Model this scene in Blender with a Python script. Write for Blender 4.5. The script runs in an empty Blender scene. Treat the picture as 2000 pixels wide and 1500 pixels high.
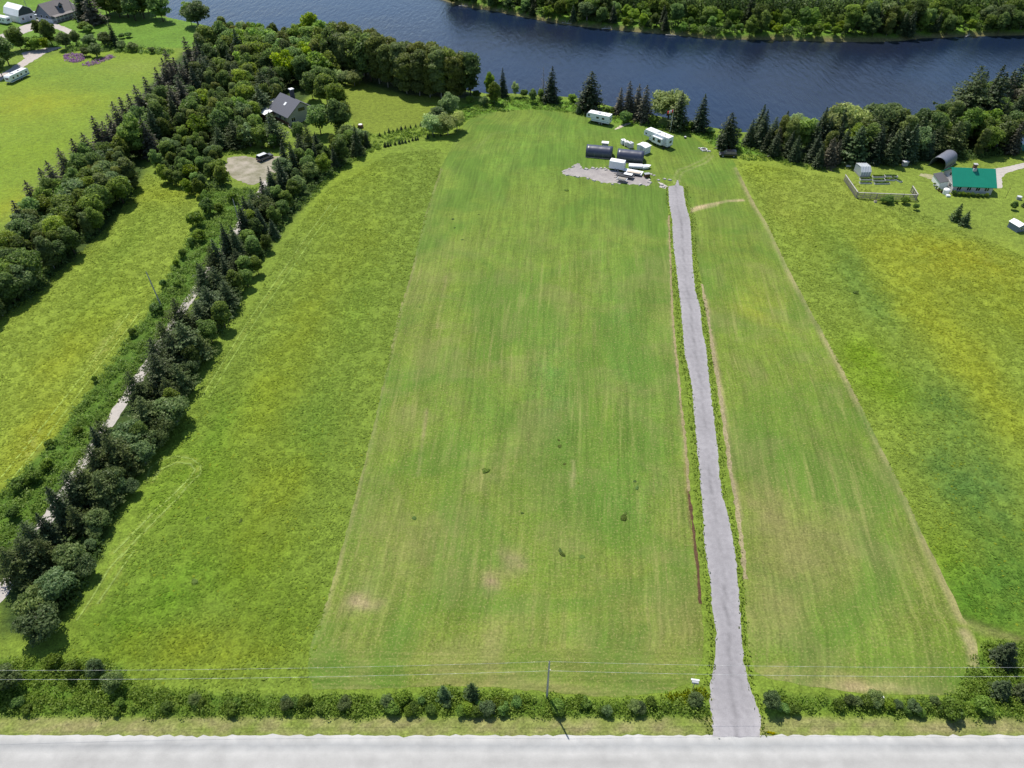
import bpy, math, random
import numpy as np
from mathutils import Vector, Matrix
from mathutils.geometry import delaunay_2d_cdt

# ---------------------------------------------------------------- camera
SC = bpy.context.scene
COL = SC.collection
H = 90.0; F = 1386.0; PITCH = math.radians(42.0)
cam = bpy.data.cameras.new('camera'); camo = bpy.data.objects.new('camera', cam); COL.objects.link(camo)
camo.location = (0, 0, H); camo.rotation_euler = (math.pi/2-PITCH, 0, 0)
cam.sensor_width = 36.0; cam.lens = 36.0*F/2000.0; cam.clip_start = 1.0; cam.clip_end = 6000.0
SC.camera = camo
SC.render.resolution_x = 1024; SC.render.resolution_y = 768
# ---------------------------------------------------------------- world and sun
SUN_EL = math.radians(59.0); SUN_AZ = math.radians(-26.0)      # azimuth from +Y towards +X
w = bpy.data.worlds.new("World"); SC.world = w; w.use_nodes = True
nt = w.node_tree; nt.nodes.clear()
sky = nt.nodes.new('ShaderNodeTexSky'); sky.sky_type = 'NISHITA'; sky.sun_disc = False
sky.sun_elevation = SUN_EL; sky.sun_rotation = SUN_AZ; sky.air_density = 1.0; sky.dust_density = 0.4; sky.ozone_density = 1.8
bg = nt.nodes.new('ShaderNodeBackground'); bg.inputs[1].default_value = 0.12
wo = nt.nodes.new('ShaderNodeOutputWorld')
nt.links.new(sky.outputs[0], bg.inputs[0]); nt.links.new(bg.outputs[0], wo.inputs[0])
sl = bpy.data.lights.new('sun', 'SUN'); sl.energy = 4.8; sl.angle = math.radians(0.53); sl.color = (1.0, 0.95, 0.86)
so = bpy.data.objects.new('sun', sl); COL.objects.link(so)
sd = Vector((math.sin(SUN_AZ)*math.cos(SUN_EL), math.cos(SUN_AZ)*math.cos(SUN_EL), math.sin(SUN_EL)))
so.rotation_euler = sd.to_track_quat('Z', 'Y').to_euler(); so.location = (0, 0, 150)
SC.view_settings.view_transform = 'Standard'; SC.view_settings.look = 'None'
SC.view_settings.gamma = 1.0; SC.view_settings.use_curve_mapping = False; SC.view_settings.exposure = 0.30

# ---------------------------------------------------------------- geometry of the survey
CP, SP = math.cos(PITCH), math.sin(PITCH)
def G(px, py, z=0.0):
    """point of the place seen at photo pixel (px,py) lying at height z"""
    u = (px-1000.0)/F; v = (py-750.0)/F
    dx = u; dy = CP - v*SP; dz = -SP - v*CP
    t = (z-H)/dz
    return Vector((dx*t, dy*t, z))
def Gs(pts, z=0.0):
    return np.array([G(p[0], p[1], z)[:2] for p in pts])
def top_to_base(px, py, h):
    p = G(px, py, h); return p.x, p.y

def pip(xy, poly):
    x, y = xy[:, 0], xy[:, 1]; ins = np.zeros(len(xy), bool); n = len(poly)
    for i in range(n):
        x1, y1 = poly[i]; x2, y2 = poly[(i+1) % n]
        if y1 == y2: continue
        c = ((y1 > y) != (y2 > y)) & (x < (x2-x1)*(y-y1)/(y2-y1)+x1)
        ins ^= c
    return ins
def dline(xy, line, closed=False):
    d = np.full(len(xy), 1e9); n = len(line)
    for i in range(n if closed else n-1):
        a = line[i]; b = line[(i+1) % n]; ab = b-a; L = max((ab**2).sum(), 1e-9)
        t = np.clip(((xy-a)@ab)/L, 0, 1)
        q = xy - (a + t[:, None]*ab)
        d = np.minimum(d, (q**2).sum(1))
    return np.sqrt(d)
def sdist(xy, poly):
    d = dline(xy, poly, True); return np.where(pip(xy, poly), -d, d)
def sstep(a, b, x):
    t = np.clip((x-a)/(b-a), 0, 1); return t*t*(3-2*t)
_rl = np.random.RandomState(77).rand(256, 256)
def vnoise(x, y):
    xi = np.floor(x).astype(int); yi = np.floor(y).astype(int); fx = x-xi; fy = y-yi
    fx = fx*fx*(3-2*fx); fy = fy*fy*(3-2*fy)
    g = lambda a, b: _rl[a % 256, b % 256]
    return (g(xi, yi)*(1-fx)+g(xi+1, yi)*fx)*(1-fy)+(g(xi, yi+1)*(1-fx)+g(xi+1, yi+1)*fx)*fy
def fbm(x, y, o=3):
    s = 0; a = .5; t = 0
    for i in range(o):
        s = s+a*vnoise(x*2**i+17*i, y*2**i+31*i); t += a; a *= .5
    return s/t

# ---------------------------------------------------------------- object helpers
def tag(o, label=None, cat=None, group=None, kind=None):
    if label: o['label'] = label
    if cat: o['category'] = cat
    if group: o['group'] = group
    if kind: o['kind'] = kind
    return o
def empty(name, loc, rz=0.0):
    o = bpy.data.objects.new(name, None); COL.objects.link(o); o.location = loc; o.rotation_euler = (0, 0, rz); o.empty_display_size = .5
    return o
def link(name, me, parent=None, mat=None):
    o = bpy.data.objects.new(name, me); COL.objects.link(o)
    if parent: o.parent = parent
    if mat and not me.materials: me.materials.append(mat)
    return o
def np_mesh(name, V, Fq, smooth=False, attrs=None):
    V = np.asarray(V, np.float32); Fq = np.asarray(Fq, np.int32); k = Fq.shape[1]; n = len(Fq)
    me = bpy.data.meshes.new(name); me.vertices.add(len(V)); me.vertices.foreach_set('co', V.ravel())
    me.loops.add(n*k); me.loops.foreach_set('vertex_index', Fq.ravel())
    me.polygons.add(n); me.polygons.foreach_set('loop_start', np.arange(0, n*k, k, dtype=np.int32))
    me.polygons.foreach_set('loop_total', np.full(n, k, np.int32))
    if smooth: me.polygons.foreach_set('use_smooth', np.ones(n, bool))
    me.update(calc_edges=True)
    if attrs:
        for an, (dom, ty, arr) in attrs.items():
            a = me.attributes.new(an, ty, dom)
            key = {'FLOAT': 'value', 'FLOAT_COLOR': 'color', 'FLOAT_VECTOR': 'vector'}[ty]
            a.data.foreach_set(key, np.asarray(arr, np.float32).ravel())
    return me
class MB:
    def __init__(s): s.v = []; s.f = []
    def add(s, vs, fs):
        n = len(s.v); s.v += [tuple(v) for v in vs]; s.f += [tuple(i+n for i in f) for f in fs]; return s
    def box(s, x0, x1, y0, y1, z0, z1, M=None):
        vs = [Vector(p) for p in ((x0,y0,z0),(x1,y0,z0),(x1,y1,z0),(x0,y1,z0),(x0,y0,z1),(x1,y0,z1),(x1,y1,z1),(x0,y1,z1))]
        if M: vs = [M@v for v in vs]
        return s.add(vs, [(0,3,2,1),(4,5,6,7),(0,1,5,4),(1,2,6,5),(2,3,7,6),(3,0,4,7)])
    def prism(s, prof, a0, a1, axis='x'):
        """prof: 2d outline (counter-clockwise), extruded along axis"""
        n = len(prof); vs = []
        for a in (a0, a1):
            for p in prof:
                vs.append({'x': (a, p[0], p[1]), 'y': (p[0], a, p[1]), 'z': (p[0], p[1], a)}[axis])
        fs = [tuple(range(n))[::-1], tuple(range(n, 2*n))]
        for i in range(n): fs.append((i, (i+1) % n, n+(i+1) % n, n+i))
        return s.add(vs, fs)
    def tube(s, p0, p1, r0, r1=None, n=8):
        r1 = r0 if r1 is None else r1
        p0 = Vector(p0); p1 = Vector(p1); d = (p1-p0).normalized()
        a = d.orthogonal().normalized(); b = d.cross(a); vs = []
        for p, r in ((p0, r0), (p1, r1)):
            for i in range(n):
                t = 2*math.pi*i/n; vs.append(p+a*math.cos(t)*r+b*math.sin(t)*r)
        fs = [tuple(range(n))[::-1], tuple(range(n, 2*n))]+[(i, (i+1) % n, n+(i+1) % n, n+i) for i in range(n)]
        return s.add(vs, fs)
    def mesh(s, name, mat=None, smooth=False):
        me = bpy.data.meshes.new(name); me.from_pydata(s.v, [], s.f); me.update()
        if mat: me.materials.append(mat)
        if smooth: me.polygons.foreach_set('use_smooth', [True]*len(me.polygons))
        return me
    def build(s, name, mat, parent=None, bevel=0, smooth=False, label=None, kind=None):
        o = link(name, s.mesh(name, mat, smooth), parent)
        if bevel:
            m = o.modifiers.new('bevel', 'BEVEL'); m.width = bevel; m.segments = 2; m.limit_method = 'ANGLE'
        if label: o['label'] = label
        if kind: o['kind'] = kind
        return o

# ---------------------------------------------------------------- materials
def newmat(name):
    m = bpy.data.materials.new(name); m.use_nodes = True; nt = m.node_tree; nt.nodes.clear()
    out = nt.nodes.new('ShaderNodeOutputMaterial'); return m, nt, out
class NT:
    def __init__(s, nt): s.nt = nt
    def n(s, ty, ins=None, **kw):
        nd = s.nt.nodes.new(ty)
        for k, v in kw.items(): setattr(nd, k, v)
        for k, v in (ins or {}).items():
            if isinstance(v, bpy.types.NodeSocket): s.nt.links.new(v, nd.inputs[k])
            else: nd.inputs[k].default_value = v
        return nd
    def math(s, op, a, b=0.0, c=None, clamp=False):
        d = {0: a, 1: b}
        if c is not None: d[2] = c
        return s.n('ShaderNodeMath', d, operation=op, use_clamp=clamp).outputs[0]
    def noise(s, vec, scale, detail=2, rough=.5, dist=0):
        return s.n('ShaderNodeTexNoise', {'Vector': vec, 'Scale': scale, 'Detail': detail, 'Roughness': rough, 'Distortion': dist}).outputs['Fac']
    def remap(s, v, a, b, c, d):
        return s.n('ShaderNodeMapRange', {0: v, 1: a, 2: b, 3: c, 4: d}).outputs[0]
    def mix(s, f, a, b, mode='MIX'):
        nd = s.nt.nodes.new('ShaderNodeMix'); nd.data_type = 'RGBA'; nd.blend_type = mode
        for k, v in ((0, f), (6, a), (7, b)):
            if isinstance(v, bpy.types.NodeSocket): s.nt.links.new(v, nd.inputs[k])
            else: nd.inputs[k].default_value = v if k == 0 else (tuple(v)+(1,))[:4]
        return nd.outputs[2]
    def scale(s, col, f):
        nd = s.nt.nodes.new('ShaderNodeVectorMath'); nd.operation = 'SCALE'; s.nt.links.new(col, nd.inputs[0])
        if isinstance(f, bpy.types.NodeSocket): s.nt.links.new(f, nd.inputs['Scale'])
        else: nd.inputs['Scale'].default_value = f
        return nd.outputs[0]
_mc = {}
def M(name, col, rough=.6, metal=0.0, var=.12, scale=3.0, spec=.4, bump=0):
    """painted / plain surface with a little wear"""
    if name in _mc: return _mc[name]
    m, nt_, out = newmat(name); t = NT(nt_)
    co = t.n('ShaderNodeTexCoord').outputs['Object']
    n1 = t.noise(co, scale, 4, .6)
    f = t.remap(n1, .3, .7, 1-var, 1+var*.4)
    c = t.scale(t.n('ShaderNodeRGB').outputs[0], f); nt_.nodes[-1].inputs
    for nd in nt_.nodes:
        if nd.type == 'RGB': nd.outputs[0].default_value = tuple(col)+(1,)
    p = t.n('ShaderNodeBsdfPrincipled', {'Base Color': c, 'Roughness': rough, 'Metallic': metal, 'Specular IOR Level': spec})
    if bump:
        b = t.n('ShaderNodeBump', {'Height': n1, 'Strength': bump, 'Distance': .05}); nt_.links.new(b.outputs[0], p.inputs['Normal'])
    nt_.links.new(p.outputs[0], out.inputs[0]); _mc[name] = m
    return m
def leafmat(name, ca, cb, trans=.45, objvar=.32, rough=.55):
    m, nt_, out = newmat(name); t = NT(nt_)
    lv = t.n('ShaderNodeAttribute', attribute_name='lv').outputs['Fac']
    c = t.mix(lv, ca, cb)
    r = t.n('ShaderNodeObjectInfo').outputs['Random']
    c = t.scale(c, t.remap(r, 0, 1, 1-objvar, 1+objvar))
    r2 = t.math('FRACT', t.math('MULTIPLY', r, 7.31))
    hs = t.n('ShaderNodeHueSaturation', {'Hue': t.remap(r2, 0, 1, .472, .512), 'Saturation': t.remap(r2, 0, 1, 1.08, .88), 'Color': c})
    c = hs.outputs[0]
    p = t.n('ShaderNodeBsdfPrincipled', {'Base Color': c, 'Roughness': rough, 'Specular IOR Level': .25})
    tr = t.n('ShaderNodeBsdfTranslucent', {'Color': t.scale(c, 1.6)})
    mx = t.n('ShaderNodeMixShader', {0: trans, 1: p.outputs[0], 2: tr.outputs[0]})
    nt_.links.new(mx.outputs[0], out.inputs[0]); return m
def grassmat(name, streak=0.0, bump=.5, clump=.5, fine=.5, dry=(.30,.27,.10), dryamt=.5, yel=(.215,.275,.022)):
    m, nt_, out = newmat(name); t = NT(nt_)
    co = t.n('ShaderNodeTexCoord').outputs['Object']
    base = t.n('ShaderNodeAttribute', attribute_name='Col').outputs['Color']
    ex = t.n('ShaderNodeSeparateXYZ', {0: t.n('ShaderNodeAttribute', attribute_name='ex').outputs['Vector']})   # x: streak amount, y: clumpiness, z: yellow flowers
    nf = t.noise(co, 3.2, 3, .65); nm = t.noise(co, .85, 4, .6, .4); nl = t.noise(co, .11, 4, .55)
    k = t.remap(nf, .3, .7, 1-fine*.6, 1+fine*.6)
    k = t.math('MULTIPLY', k, t.remap(nm, .3, .7, 1-clump*.55, 1+clump*.5))
    k = t.math('MULTIPLY', k, t.remap(nl, .3, .7, .88, 1.12))
    c = t.scale(base, k)
    ye = t.math('MULTIPLY', t.remap(t.noise(co, .5, 5, .7, .6), .42, .62, 0, 1), ex.outputs[2], clamp=True)
    c = t.mix(t.math('MULTIPLY', ye, .8), c, yel)
    # darker, lusher weeds
    dk = t.remap(t.noise(co, 1.3, 4, .65), .58, .76, 0, .35)
    c = t.mix(t.math('MULTIPLY', dk, ex.outputs[1]), c, (.035,.085,.012))
    if streak:
        uv = t.n('ShaderNodeSeparateXYZ', {0: t.n('ShaderNodeAttribute', attribute_name='row').outputs['Vector']})
        def st(su, sv, det=3, off=0.):
            v = t.n('ShaderNodeCombineXYZ', {0: t.math('MULTIPLY', uv.outputs[0], su), 1: t.math('MULTIPLY', uv.outputs[1], sv), 2: off})
            return t.noise(v.outputs[0], 1.0, det, .6)
        big = t.noise(co, .045, 5, .62, .8); big2 = t.noise(co, .09, 4, .6, .5)
        c = t.mix(t.remap(big, .40, .56, .75, 0), c, (.078,.150,.018))
        tn = t.math('MULTIPLY', t.remap(big2, .48, .64, 0, .5), ex.outputs[0], clamp=True)
        c = t.mix(t.math('MULTIPLY', tn, t.remap(nf, .3, .7, .5, 1)), c, (.175,.175,.060))
        s1 = st(.33, .03, 4); s2 = st(1.7, .09, 5, 3.); s3 = st(.9, .045, 3, 9.)
        c = t.scale(c, t.math('MULTIPLY', t.remap(s1, .3, .7, 1-.15*streak, 1+.15*streak), t.remap(s2, .3, .7, 1-.22*streak, 1+.22*streak)))
        ln = t.math('MULTIPLY', t.remap(s3, .53, .66, 0, 1), t.remap(t.noise(co, .06, 2), .42, .6, 0, 1))
        ln = t.math('MULTIPLY', ln, t.remap(nf, .35, .65, .2, 1))
        c = t.mix(t.math('MULTIPLY', t.math('MULTIPLY', ln, dryamt), ex.outputs[0], clamp=True), c, dry)
        sp = t.math('MULTIPLY', t.remap(t.noise(co, 3.0, 4, .75), .54, .64, 0, .6), ex.outputs[0], clamp=True)
        c = t.mix(sp, c, dry)
    p = t.n('ShaderNodeBsdfPrincipled', {'Base Color': c, 'Roughness': .85, 'Specular IOR Level': .12})
    hgt = t.math('ADD', t.math('MULTIPLY', nf, .35), t.math('MULTIPLY', nm, 1.0))
    b = t.n('ShaderNodeBump', {'Height': hgt, 'Strength': bump, 'Distance': .55})
    nt_.links.new(b.outputs[0], p.inputs['Normal']); nt_.links.new(p.outputs[0], out.inputs[0])
    return m
def gravelmat(name, ca, cb, speck=.25, scale=1.2):
    m, nt_, out = newmat(name); t = NT(nt_)
    co = t.n('ShaderNodeTexCoord').outputs['Object']
    base = t.n('ShaderNodeAttribute', attribute_name='Col').outputs['Color']
    n1 = t.noise(co, scale, 5, .65); n2 = t.noise(co, 9.0, 3, .7); n3 = t.noise(co, .15, 3, .5)
    c = t.mix(t.remap(n1, .35, .65, 0, 1), ca, cb)
    c = t.scale(c, t.math('MULTIPLY', t.remap(n2, .3, .7, 1-speck, 1+speck*.6), t.remap(n3, .3, .7, .93, 1.06)))
    c = t.mix(1.0, c, base, 'MULTIPLY')
    p = t.n('ShaderNodeBsdfPrincipled', {'Base Color': c, 'Roughness': .9, 'Specular IOR Level': .15})
    b = t.n('ShaderNodeBump', {'Height': n2, 'Strength': .4, 'Distance': .05})
    nt_.links.new(b.outputs[0], p.inputs['Normal']); nt_.links.new(p.outputs[0], out.inputs[0]); return m
# ================================================================ SETTING
DRV_L = [(1305,364),(1307,400),(1313,430),(1315,480),(1321,520),(1325,560),(1330,600),(1333,640),(1337,690),(1347,730),(1352,760),(1357,820),(1362,880),(1368,940),(1373,1000),(1375,1050),(1380,1090),(1388,1140),(1390,1190),(1399,1230),(1397,1270),(1396,1300),(1388,1330),(1386,1370),(1392,1410),(1391,1440)]
DRV_R = [(1334,364),(1339,400),(1348,430),(1351,480),(1353,520),(1358,570),(1368,600),(1370,640),(1379,680),(1385,740),(1390,780),(1396,830),(1402,880),(1405,930),(1411,970),(1421,1000),(1429,1040),(1437,1090),(1442,1140),(1444,1180),(1449,1240),(1452,1290),(1461,1330),(1475,1370),(1486,1400),(1484,1440)]
MAIN_L = [(600,1300),(607,1255),(640,1170),(690,990),(730,830),(782,600),(800,545),(830,420),(860,330),(880,290),(905,245),(930,224)]
MAIN_R = [(1302,372),(1306,430),(1309,500),(1314,600),(1317,660),(1325,730),(1330,790),(1338,850),(1342,900),(1345,960),(1350,1030),(1360,1090),(1366,1140),(1370,1190),(1375,1240),(1370,1290),(1352,1332)]
RGT_L = [(1348,408),(1358,480),(1370,550),(1378,610),(1390,680),(1398,740),(1408,800),(1416,860),(1424,920),(1432,960),(1440,1010),(1448,1080),(1452,1130),(1456,1200),(1462,1270),(1475,1310),(1500,1325)]
RGT_R = [(1432,312),(1440,330),(1475,400),(1500,440),(1540,525),(1585,610),(1630,690),(1680,790),(1720,870),(1760,950),(1800,1040),(1840,1120),(1862,1165),(1880,1205),(1905,1240),(1912,1300),(1895,1345)]
MOWN = MAIN_L + [(980,216),(1040,214),(1100,216),(1140,222),(1190,238),(1250,246),(1300,254),(1345,258),(1375,285),(1400,306)] + RGT_R + [(1850,1357),(1700,1358),(1560,1336)] + RGT_L[::-1] + [(1340,385),(1335,362),(1305,360)] + MAIN_R + [(1300,1353),(1200,1362),(1130,1357),(1000,1346),(900,1339),(800,1342),(700,1346),(610,1346)]
LAWN_R = [(1470,303),(1560,324),(1648,328),(1645,352),(1660,380),(1740,410),(1830,445),(1900,470),(2000,490),(2200,520),(2200,280),(2000,306),(1900,318),(1700,322)]
LAWN_H = [(655,165),(700,160),(730,168),(790,183),(860,186),(868,200),(850,222),(830,240),(790,252),(740,262),(715,262),(690,245),(680,210)]
HAY_L = [(-60,665),(0,622),(130,515),(215,440),(285,338),(400,378),(395,430),(340,520),(300,600),(200,745),(100,860),(0,965),(-80,1050)]
FLD_TL = [(-80,190),(0,160),(60,128),(130,98),(230,92),(330,92),(350,110),(270,165),(180,240),(90,330),(0,420),(-120,520)]
LAWN_TL = [(100,95),(150,30),(260,44),(340,40),(420,56),(440,66),(400,80),(300,90),(200,90)]
WOODF = [[(0,628),(80,575),(200,460),(262,390),(300,280),(440,300),(520,270),(600,190),(650,160),(700,160),(790,185),(915,192),(925,180),(820,160),(700,122),(600,95),(440,80),(360,100),(270,190),(150,320),(0,500)],
         [(1470,300),(1560,322),(1680,320),(1870,316),(2000,298),(2200,285),(2200,130),(2000,165),(1800,240),(1600,262),(1460,262)],
         [(0,1240),(0,1120),(100,960),(260,760),(420,540),(560,330),(700,260),(725,288),(640,352),(560,440),(470,570),(400,690),(300,860),(240,970),(200,1080),(100,1240)]]
RIVER_N = [(-400,-60),(100,-40),(250,-12),(300,18),(335,38),(420,56),(440,72),(560,84),(600,92),(640,100),(700,122),(760,145),(820,160),(880,170),(925,182),(960,188),(1000,187),(1050,190),(1100,193),(1150,198),(1200,213),(1250,226),(1300,233),(1350,246),(1390,253),(1440,262),(1520,264),(1600,262),(1700,256),(1800,240),(1900,208),(2000,165),(2150,120),(2600,60)]
RIVER_F = [(2700,20),(2200,60),(2000,69),(1900,71),(1800,75),(1760,80),(1700,82),(1600,81),(1500,78),(1400,77),(1300,67),(1200,59),(1100,48),(1020,33),(960,21),(900,12),(840,-8),(780,-35),(600,-80),(300,-120),(-400,-140)]
WZ = -2.0
river = Gs(RIVER_N+RIVER_F, WZ)
def gz(xy):
    d = sdist(xy, river)
    z = np.where(d > 0, WZ*(1-sstep(0.0, 3.5, d)), WZ-np.minimum(-d*.35, 3.5))
    return z
def gz1(x, y):
    return float(gz(np.array([[x, y]]))[0]) if y > 120 else 0.0

# colour of the vegetation itself at each place (what grows there)
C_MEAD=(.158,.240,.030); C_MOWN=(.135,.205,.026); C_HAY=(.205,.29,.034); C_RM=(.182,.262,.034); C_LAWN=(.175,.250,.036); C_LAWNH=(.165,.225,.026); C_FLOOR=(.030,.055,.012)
ZONES = [(HAY_L, C_HAY, 1.0, (0,.15,.16)), (FLD_TL, (.165,.255,.024), 1.5, (0,.3,.3)), (LAWN_TL, (.17,.27,.02), 1.5, (0,.1,.1)),
         (LAWN_R, C_LAWN, .6, (0,.05,0)), (LAWN_H, C_LAWNH, .6, (0,.05,0))]
PATCH_G = [ # px,py, rx,ry (m), colour, strength  -> on the ground sheet
 (1600,440,9,16,(.15,.24,.018),.6),(1680,520,5,14,(.085,.185,.035),.85),(1720,590,5,10,(.085,.185,.035),.7),(1790,600,6,12,(.235,.285,.021),.8),(1850,640,6,14,(.235,.285,.021),.85),
 (1750,520,8,12,(.235,.29,.024),.8),(1900,720,4,12,(.235,.285,.021),.8),(1950,800,4,12,(.235,.285,.021),.75),(1680,430,10,12,(.225,.29,.034),.7),(1540,410,5,16,(.235,.29,.04),.6),(1900,520,12,10,(.26,.27,.014),.7),(1970,600,9,12,(.2,.25,.015),.6),
 (1690,710,5,8,(.15,.26,.01),.9),(1740,760,5,7,(.15,.26,.01),.7),(1850,800,6,10,(.09,.18,.03),.7),(1870,950,5,8,(.075,.165,.03),.7),(1930,960,5,8,(.085,.175,.035),.8),(1960,1080,6,8,(.075,.165,.02),.8),(1850,1100,4,6,(.13,.22,.01),.7),(1900,1180,7,5,(.08,.18,.012),.9),(1980,1160,7,6,(.075,.17,.02),.9),
 (1800,480,12,5,(.25,.27,.014),.6),(1620,370,16,12,(.235,.30,.045),.7),
 (520,780,6,14,(.19,.26,.012),.6),(600,620,6,18,(.2,.265,.014),.55),(420,830,4,10,(.1,.2,.014),.6),(700,470,8,18,(.18,.25,.02),.6),(600,860,5,12,(.1,.2,.02),.6),(480,1100,7,8,(.12,.2,.01),.7),(330,1150,7,7,(.095,.195,.012),.8),(250,1230,7,5,(.10,.2,.01),.7),(560,1200,5,5,(.11,.19,.01),.7),(400,1270,12,3,(.17,.22,.012),.7),(380,960,8,10,(.13,.235,.012),.7),(540,960,5,9,(.19,.24,.01),.55),
 (700,600,4,16,(.13,.22,.02),.5),(640,400,7,14,(.2,.28,.02),.5),(700,340,10,14,(.2,.28,.022),.6),
 (200,600,6,14,(.17,.25,.014),.5),(120,700,5,12,(.24,.28,.014),.5),(320,380,8,6,(.22,.27,.012),.6),(60,860,4,10,(.26,.28,.012),.6),(250,470,4,20,(.14,.23,.02),.5),
 (80,200,18,14,(.24,.28,.015),.7),(200,165,14,8,(.12,.22,.03),.6),(120,140,12,8,(.13,.23,.03),.6),(260,130,12,8,(.2,.26,.05),.5),(60,300,14,14,(.16,.25,.015),.6),(30,400,8,8,(.24,.27,.012),.6),
 (1490,335,8,8,(.2,.27,.02),.6),(1000,205,20,3,(.13,.26,.02),.9),(1100,205,15,3,(.14,.27,.02),.9)]
PATCH_M = [ # on the mown field
 (705,1180,1.9,1.7,(.31,.25,.15),1.5),(720,1150,1.2,1.6,(.28,.23,.13),.8),(995,1095,2.0,1.5,(.26,.205,.115),1.3),(950,1135,1.6,2.2,(.26,.205,.115),1.2),(970,1270,1.5,3.5,(.32,.27,.13),.7),(880,1050,10,6,(.19,.22,.06),.45),(760,1120,7,8,(.20,.22,.06),.5),(1000,1290,22,4,(.2,.22,.055),.45),(1230,1220,8,8,(.21,.21,.06),.6),(1320,1120,3,12,(.2,.18,.06),.5),
 (1080,760,5,25,(.09,.2,.035),.75),(1230,700,6,30,(.085,.2,.03),.75),(950,820,6,12,(.11,.21,.03),.6),(700,960,3,10,(.12,.2,.03),.4),(1200,960,6,8,(.09,.2,.03),.7),(860,760,5,12,(.12,.205,.03),.5),(1000,560,14,22,(.13,.215,.03),.5),(1100,450,20,18,(.145,.235,.035),.5),(900,380,14,20,(.155,.235,.035),.55),(1050,300,22,20,(.115,.225,.03),.7),(1250,400,6,20,(.13,.22,.035),.6),(1180,250,16,8,(.12,.23,.03),.8),
 (1290,620,3,40,(.185,.21,.06),.4),(820,560,3,30,(.17,.22,.045),.5),(1480,600,4,9,(.23,.265,.03),.7),(1460,520,4,14,(.17,.24,.03),.5),(1520,900,4,16,(.115,.215,.03),.6),(1560,1060,6,8,(.22,.21,.075),.65),(1480,960,2.5,14,(.22,.2,.08),.65),(1520,1180,6,7,(.22,.21,.08),.5),(1650,1000,5,12,(.2,.21,.075),.55),(1700,1180,8,5,(.17,.21,.05),.5),(1640,1335,7,1.0,(.34,.28,.14),.9),(1740,1345,8,.8,(.36,.30,.16),.9),(1540,1325,6,1,(.3,.27,.11),.8),
 (1380,340,8,8,(.125,.225,.035),.6),(1370,450,2,10,(.16,.22,.04),.3),(1600,1260,9,3,(.115,.21,.03),.6),(1090,1355,12,1.0,(.3,.25,.11),.6),(940,1340,10,.8,(.25,.23,.08),.5)]
STROKE_M = [ (RGT_R[1:14], .9, (.33,.29,.15), .75, 1.2), (MAIN_L[1:9], .35, (.32,.28,.15), .5, 0), (MAIN_R[1:9], .45, (.32,.27,.14), .75, 0), (MAIN_R[8:10], .3, (.22,.15,.08), .8, 0), ([(1346,960),(1351,1010),(1356,1050),(1362,1090),(1366,1140),(1370,1175)], .28, (.10,.055,.028), .95, 0),
 ([(1372,560),(1383,620),(1393,690),(1403,750),(1411,800),(1419,860),(1427,920),(1434,960),(1442,1010)], .5, (.34,.28,.16), .8, 0),
 ([(1345,415),(1362,405),(1395,398),(1420,393),(1450,391)], .45, (.42,.34,.2), .95, 0), ([(1352,410),(1372,405),(1395,400)], .8, (.42,.34,.2), .7, 0),
 ([(1317,358),(1318,345),(1325,332),(1345,325),(1372,312),(1385,302)], .2, (.24,.27,.1), .7, 0), ([(1326,356),(1328,345),(1335,336),(1352,329),(1380,317),(1393,304)], .2, (.24,.27,.1), .7, 0),
 ([(1885,1238),(1900,1262),(1905,1300)], .7, (.38,.32,.18), .8, 0),
 ([(835,800),(825,880),(818,930)], .12, (.3,.24,.13), .7, 0), ([(1120,900),(1118,950)], .2, (.33,.27,.15), .8, 0), ([(870,540),(855,640)], .15, (.27,.25,.1), .6, 0),
 ([(1000,254),(960,262),(930,290)], .6, (.18,.25,.06), .4, 0)]
_loop=[(287,940),(292,915),(315,897),(345,891),(375,896),(391,908),(392,925),(370,945),(345,975),(310,1010),(270,1050),(235,1090)]
STROKE_G = [(_loop,.16,(.26,.30,.06),.65,0),([(298,940),(312,918),(345,903),(372,906),(381,918),(372,932),(340,965),(300,1000),(262,1040),(222,1080)],.16,(.26,.30,.06),.65,0),
 ([(245,1070),(215,1110),(180,1170),(150,1210)],.14,(.24,.28,.05),.6,0),([(262,1075),(228,1125),(190,1180)],.14,(.24,.28,.05),.6,0),
 ([(800,545),(830,420),(860,330)],.5,(.10,.19,.02),.3,0),
 ([(270,610),(180,730),(90,850),(20,930)],.2,(.27,.31,.07),.7,0),([(255,605),(165,725),(75,840),(0,930)],.2,(.27,.31,.07),.7,0),([(300,560),(240,650),(120,810),(40,900)],.5,(.235,.285,.021),.5,0),
 ([(230,500),(180,570),(90,680)],.8,(.13,.21,.02),.45,0),([(650,390),(560,520),(480,640),(400,760)],.3,(.24,.28,.05),.4,0),([(75,905),(45,935),(0,1000)],.6,(.13,.11,.05),.8,0),
 ([(1898,1212),(1930,1225),(1970,1240),(2010,1250)],.35,(.07,.10,.02),.8,0),([(1880,1215),(1920,1232),(1990,1252)],.6,(.25,.24,.09),.5,0),
 ([(860,300),(800,290),(735,292)],.8,(.14,.2,.03),.5,0)]
HEDGE_L=[(-60,1290),(60,1288),(180,1292),(235,1300),(262,1345),(420,1358),(600,1362),(800,1362),(860,1345),(1000,1358),(1150,1372),(1250,1372),(1330,1366),(1384,1372),(1386,1398),(1200,1398),(900,1394),(600,1396),(300,1396),(-60,1398)]
HEDGE_R=[(1500,1350),(1560,1360),(1700,1368),(1850,1368),(1880,1350),(1905,1290),(1920,1255),(2060,1260),(2060,1406),(1880,1402),(1700,1392),(1560,1386),(1500,1382)]
SCRUB=[(400,372),(500,368),(485,405),(446,473),(408,538),(353,604),(303,684),(238,769),(184,856),(126,946),(66,1026),(2,1105),(-60,1150),(-60,1040),(0,970),(60,905),(110,850),(170,770),(230,690),(290,610),(330,540),(365,470),(395,415)]
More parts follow.
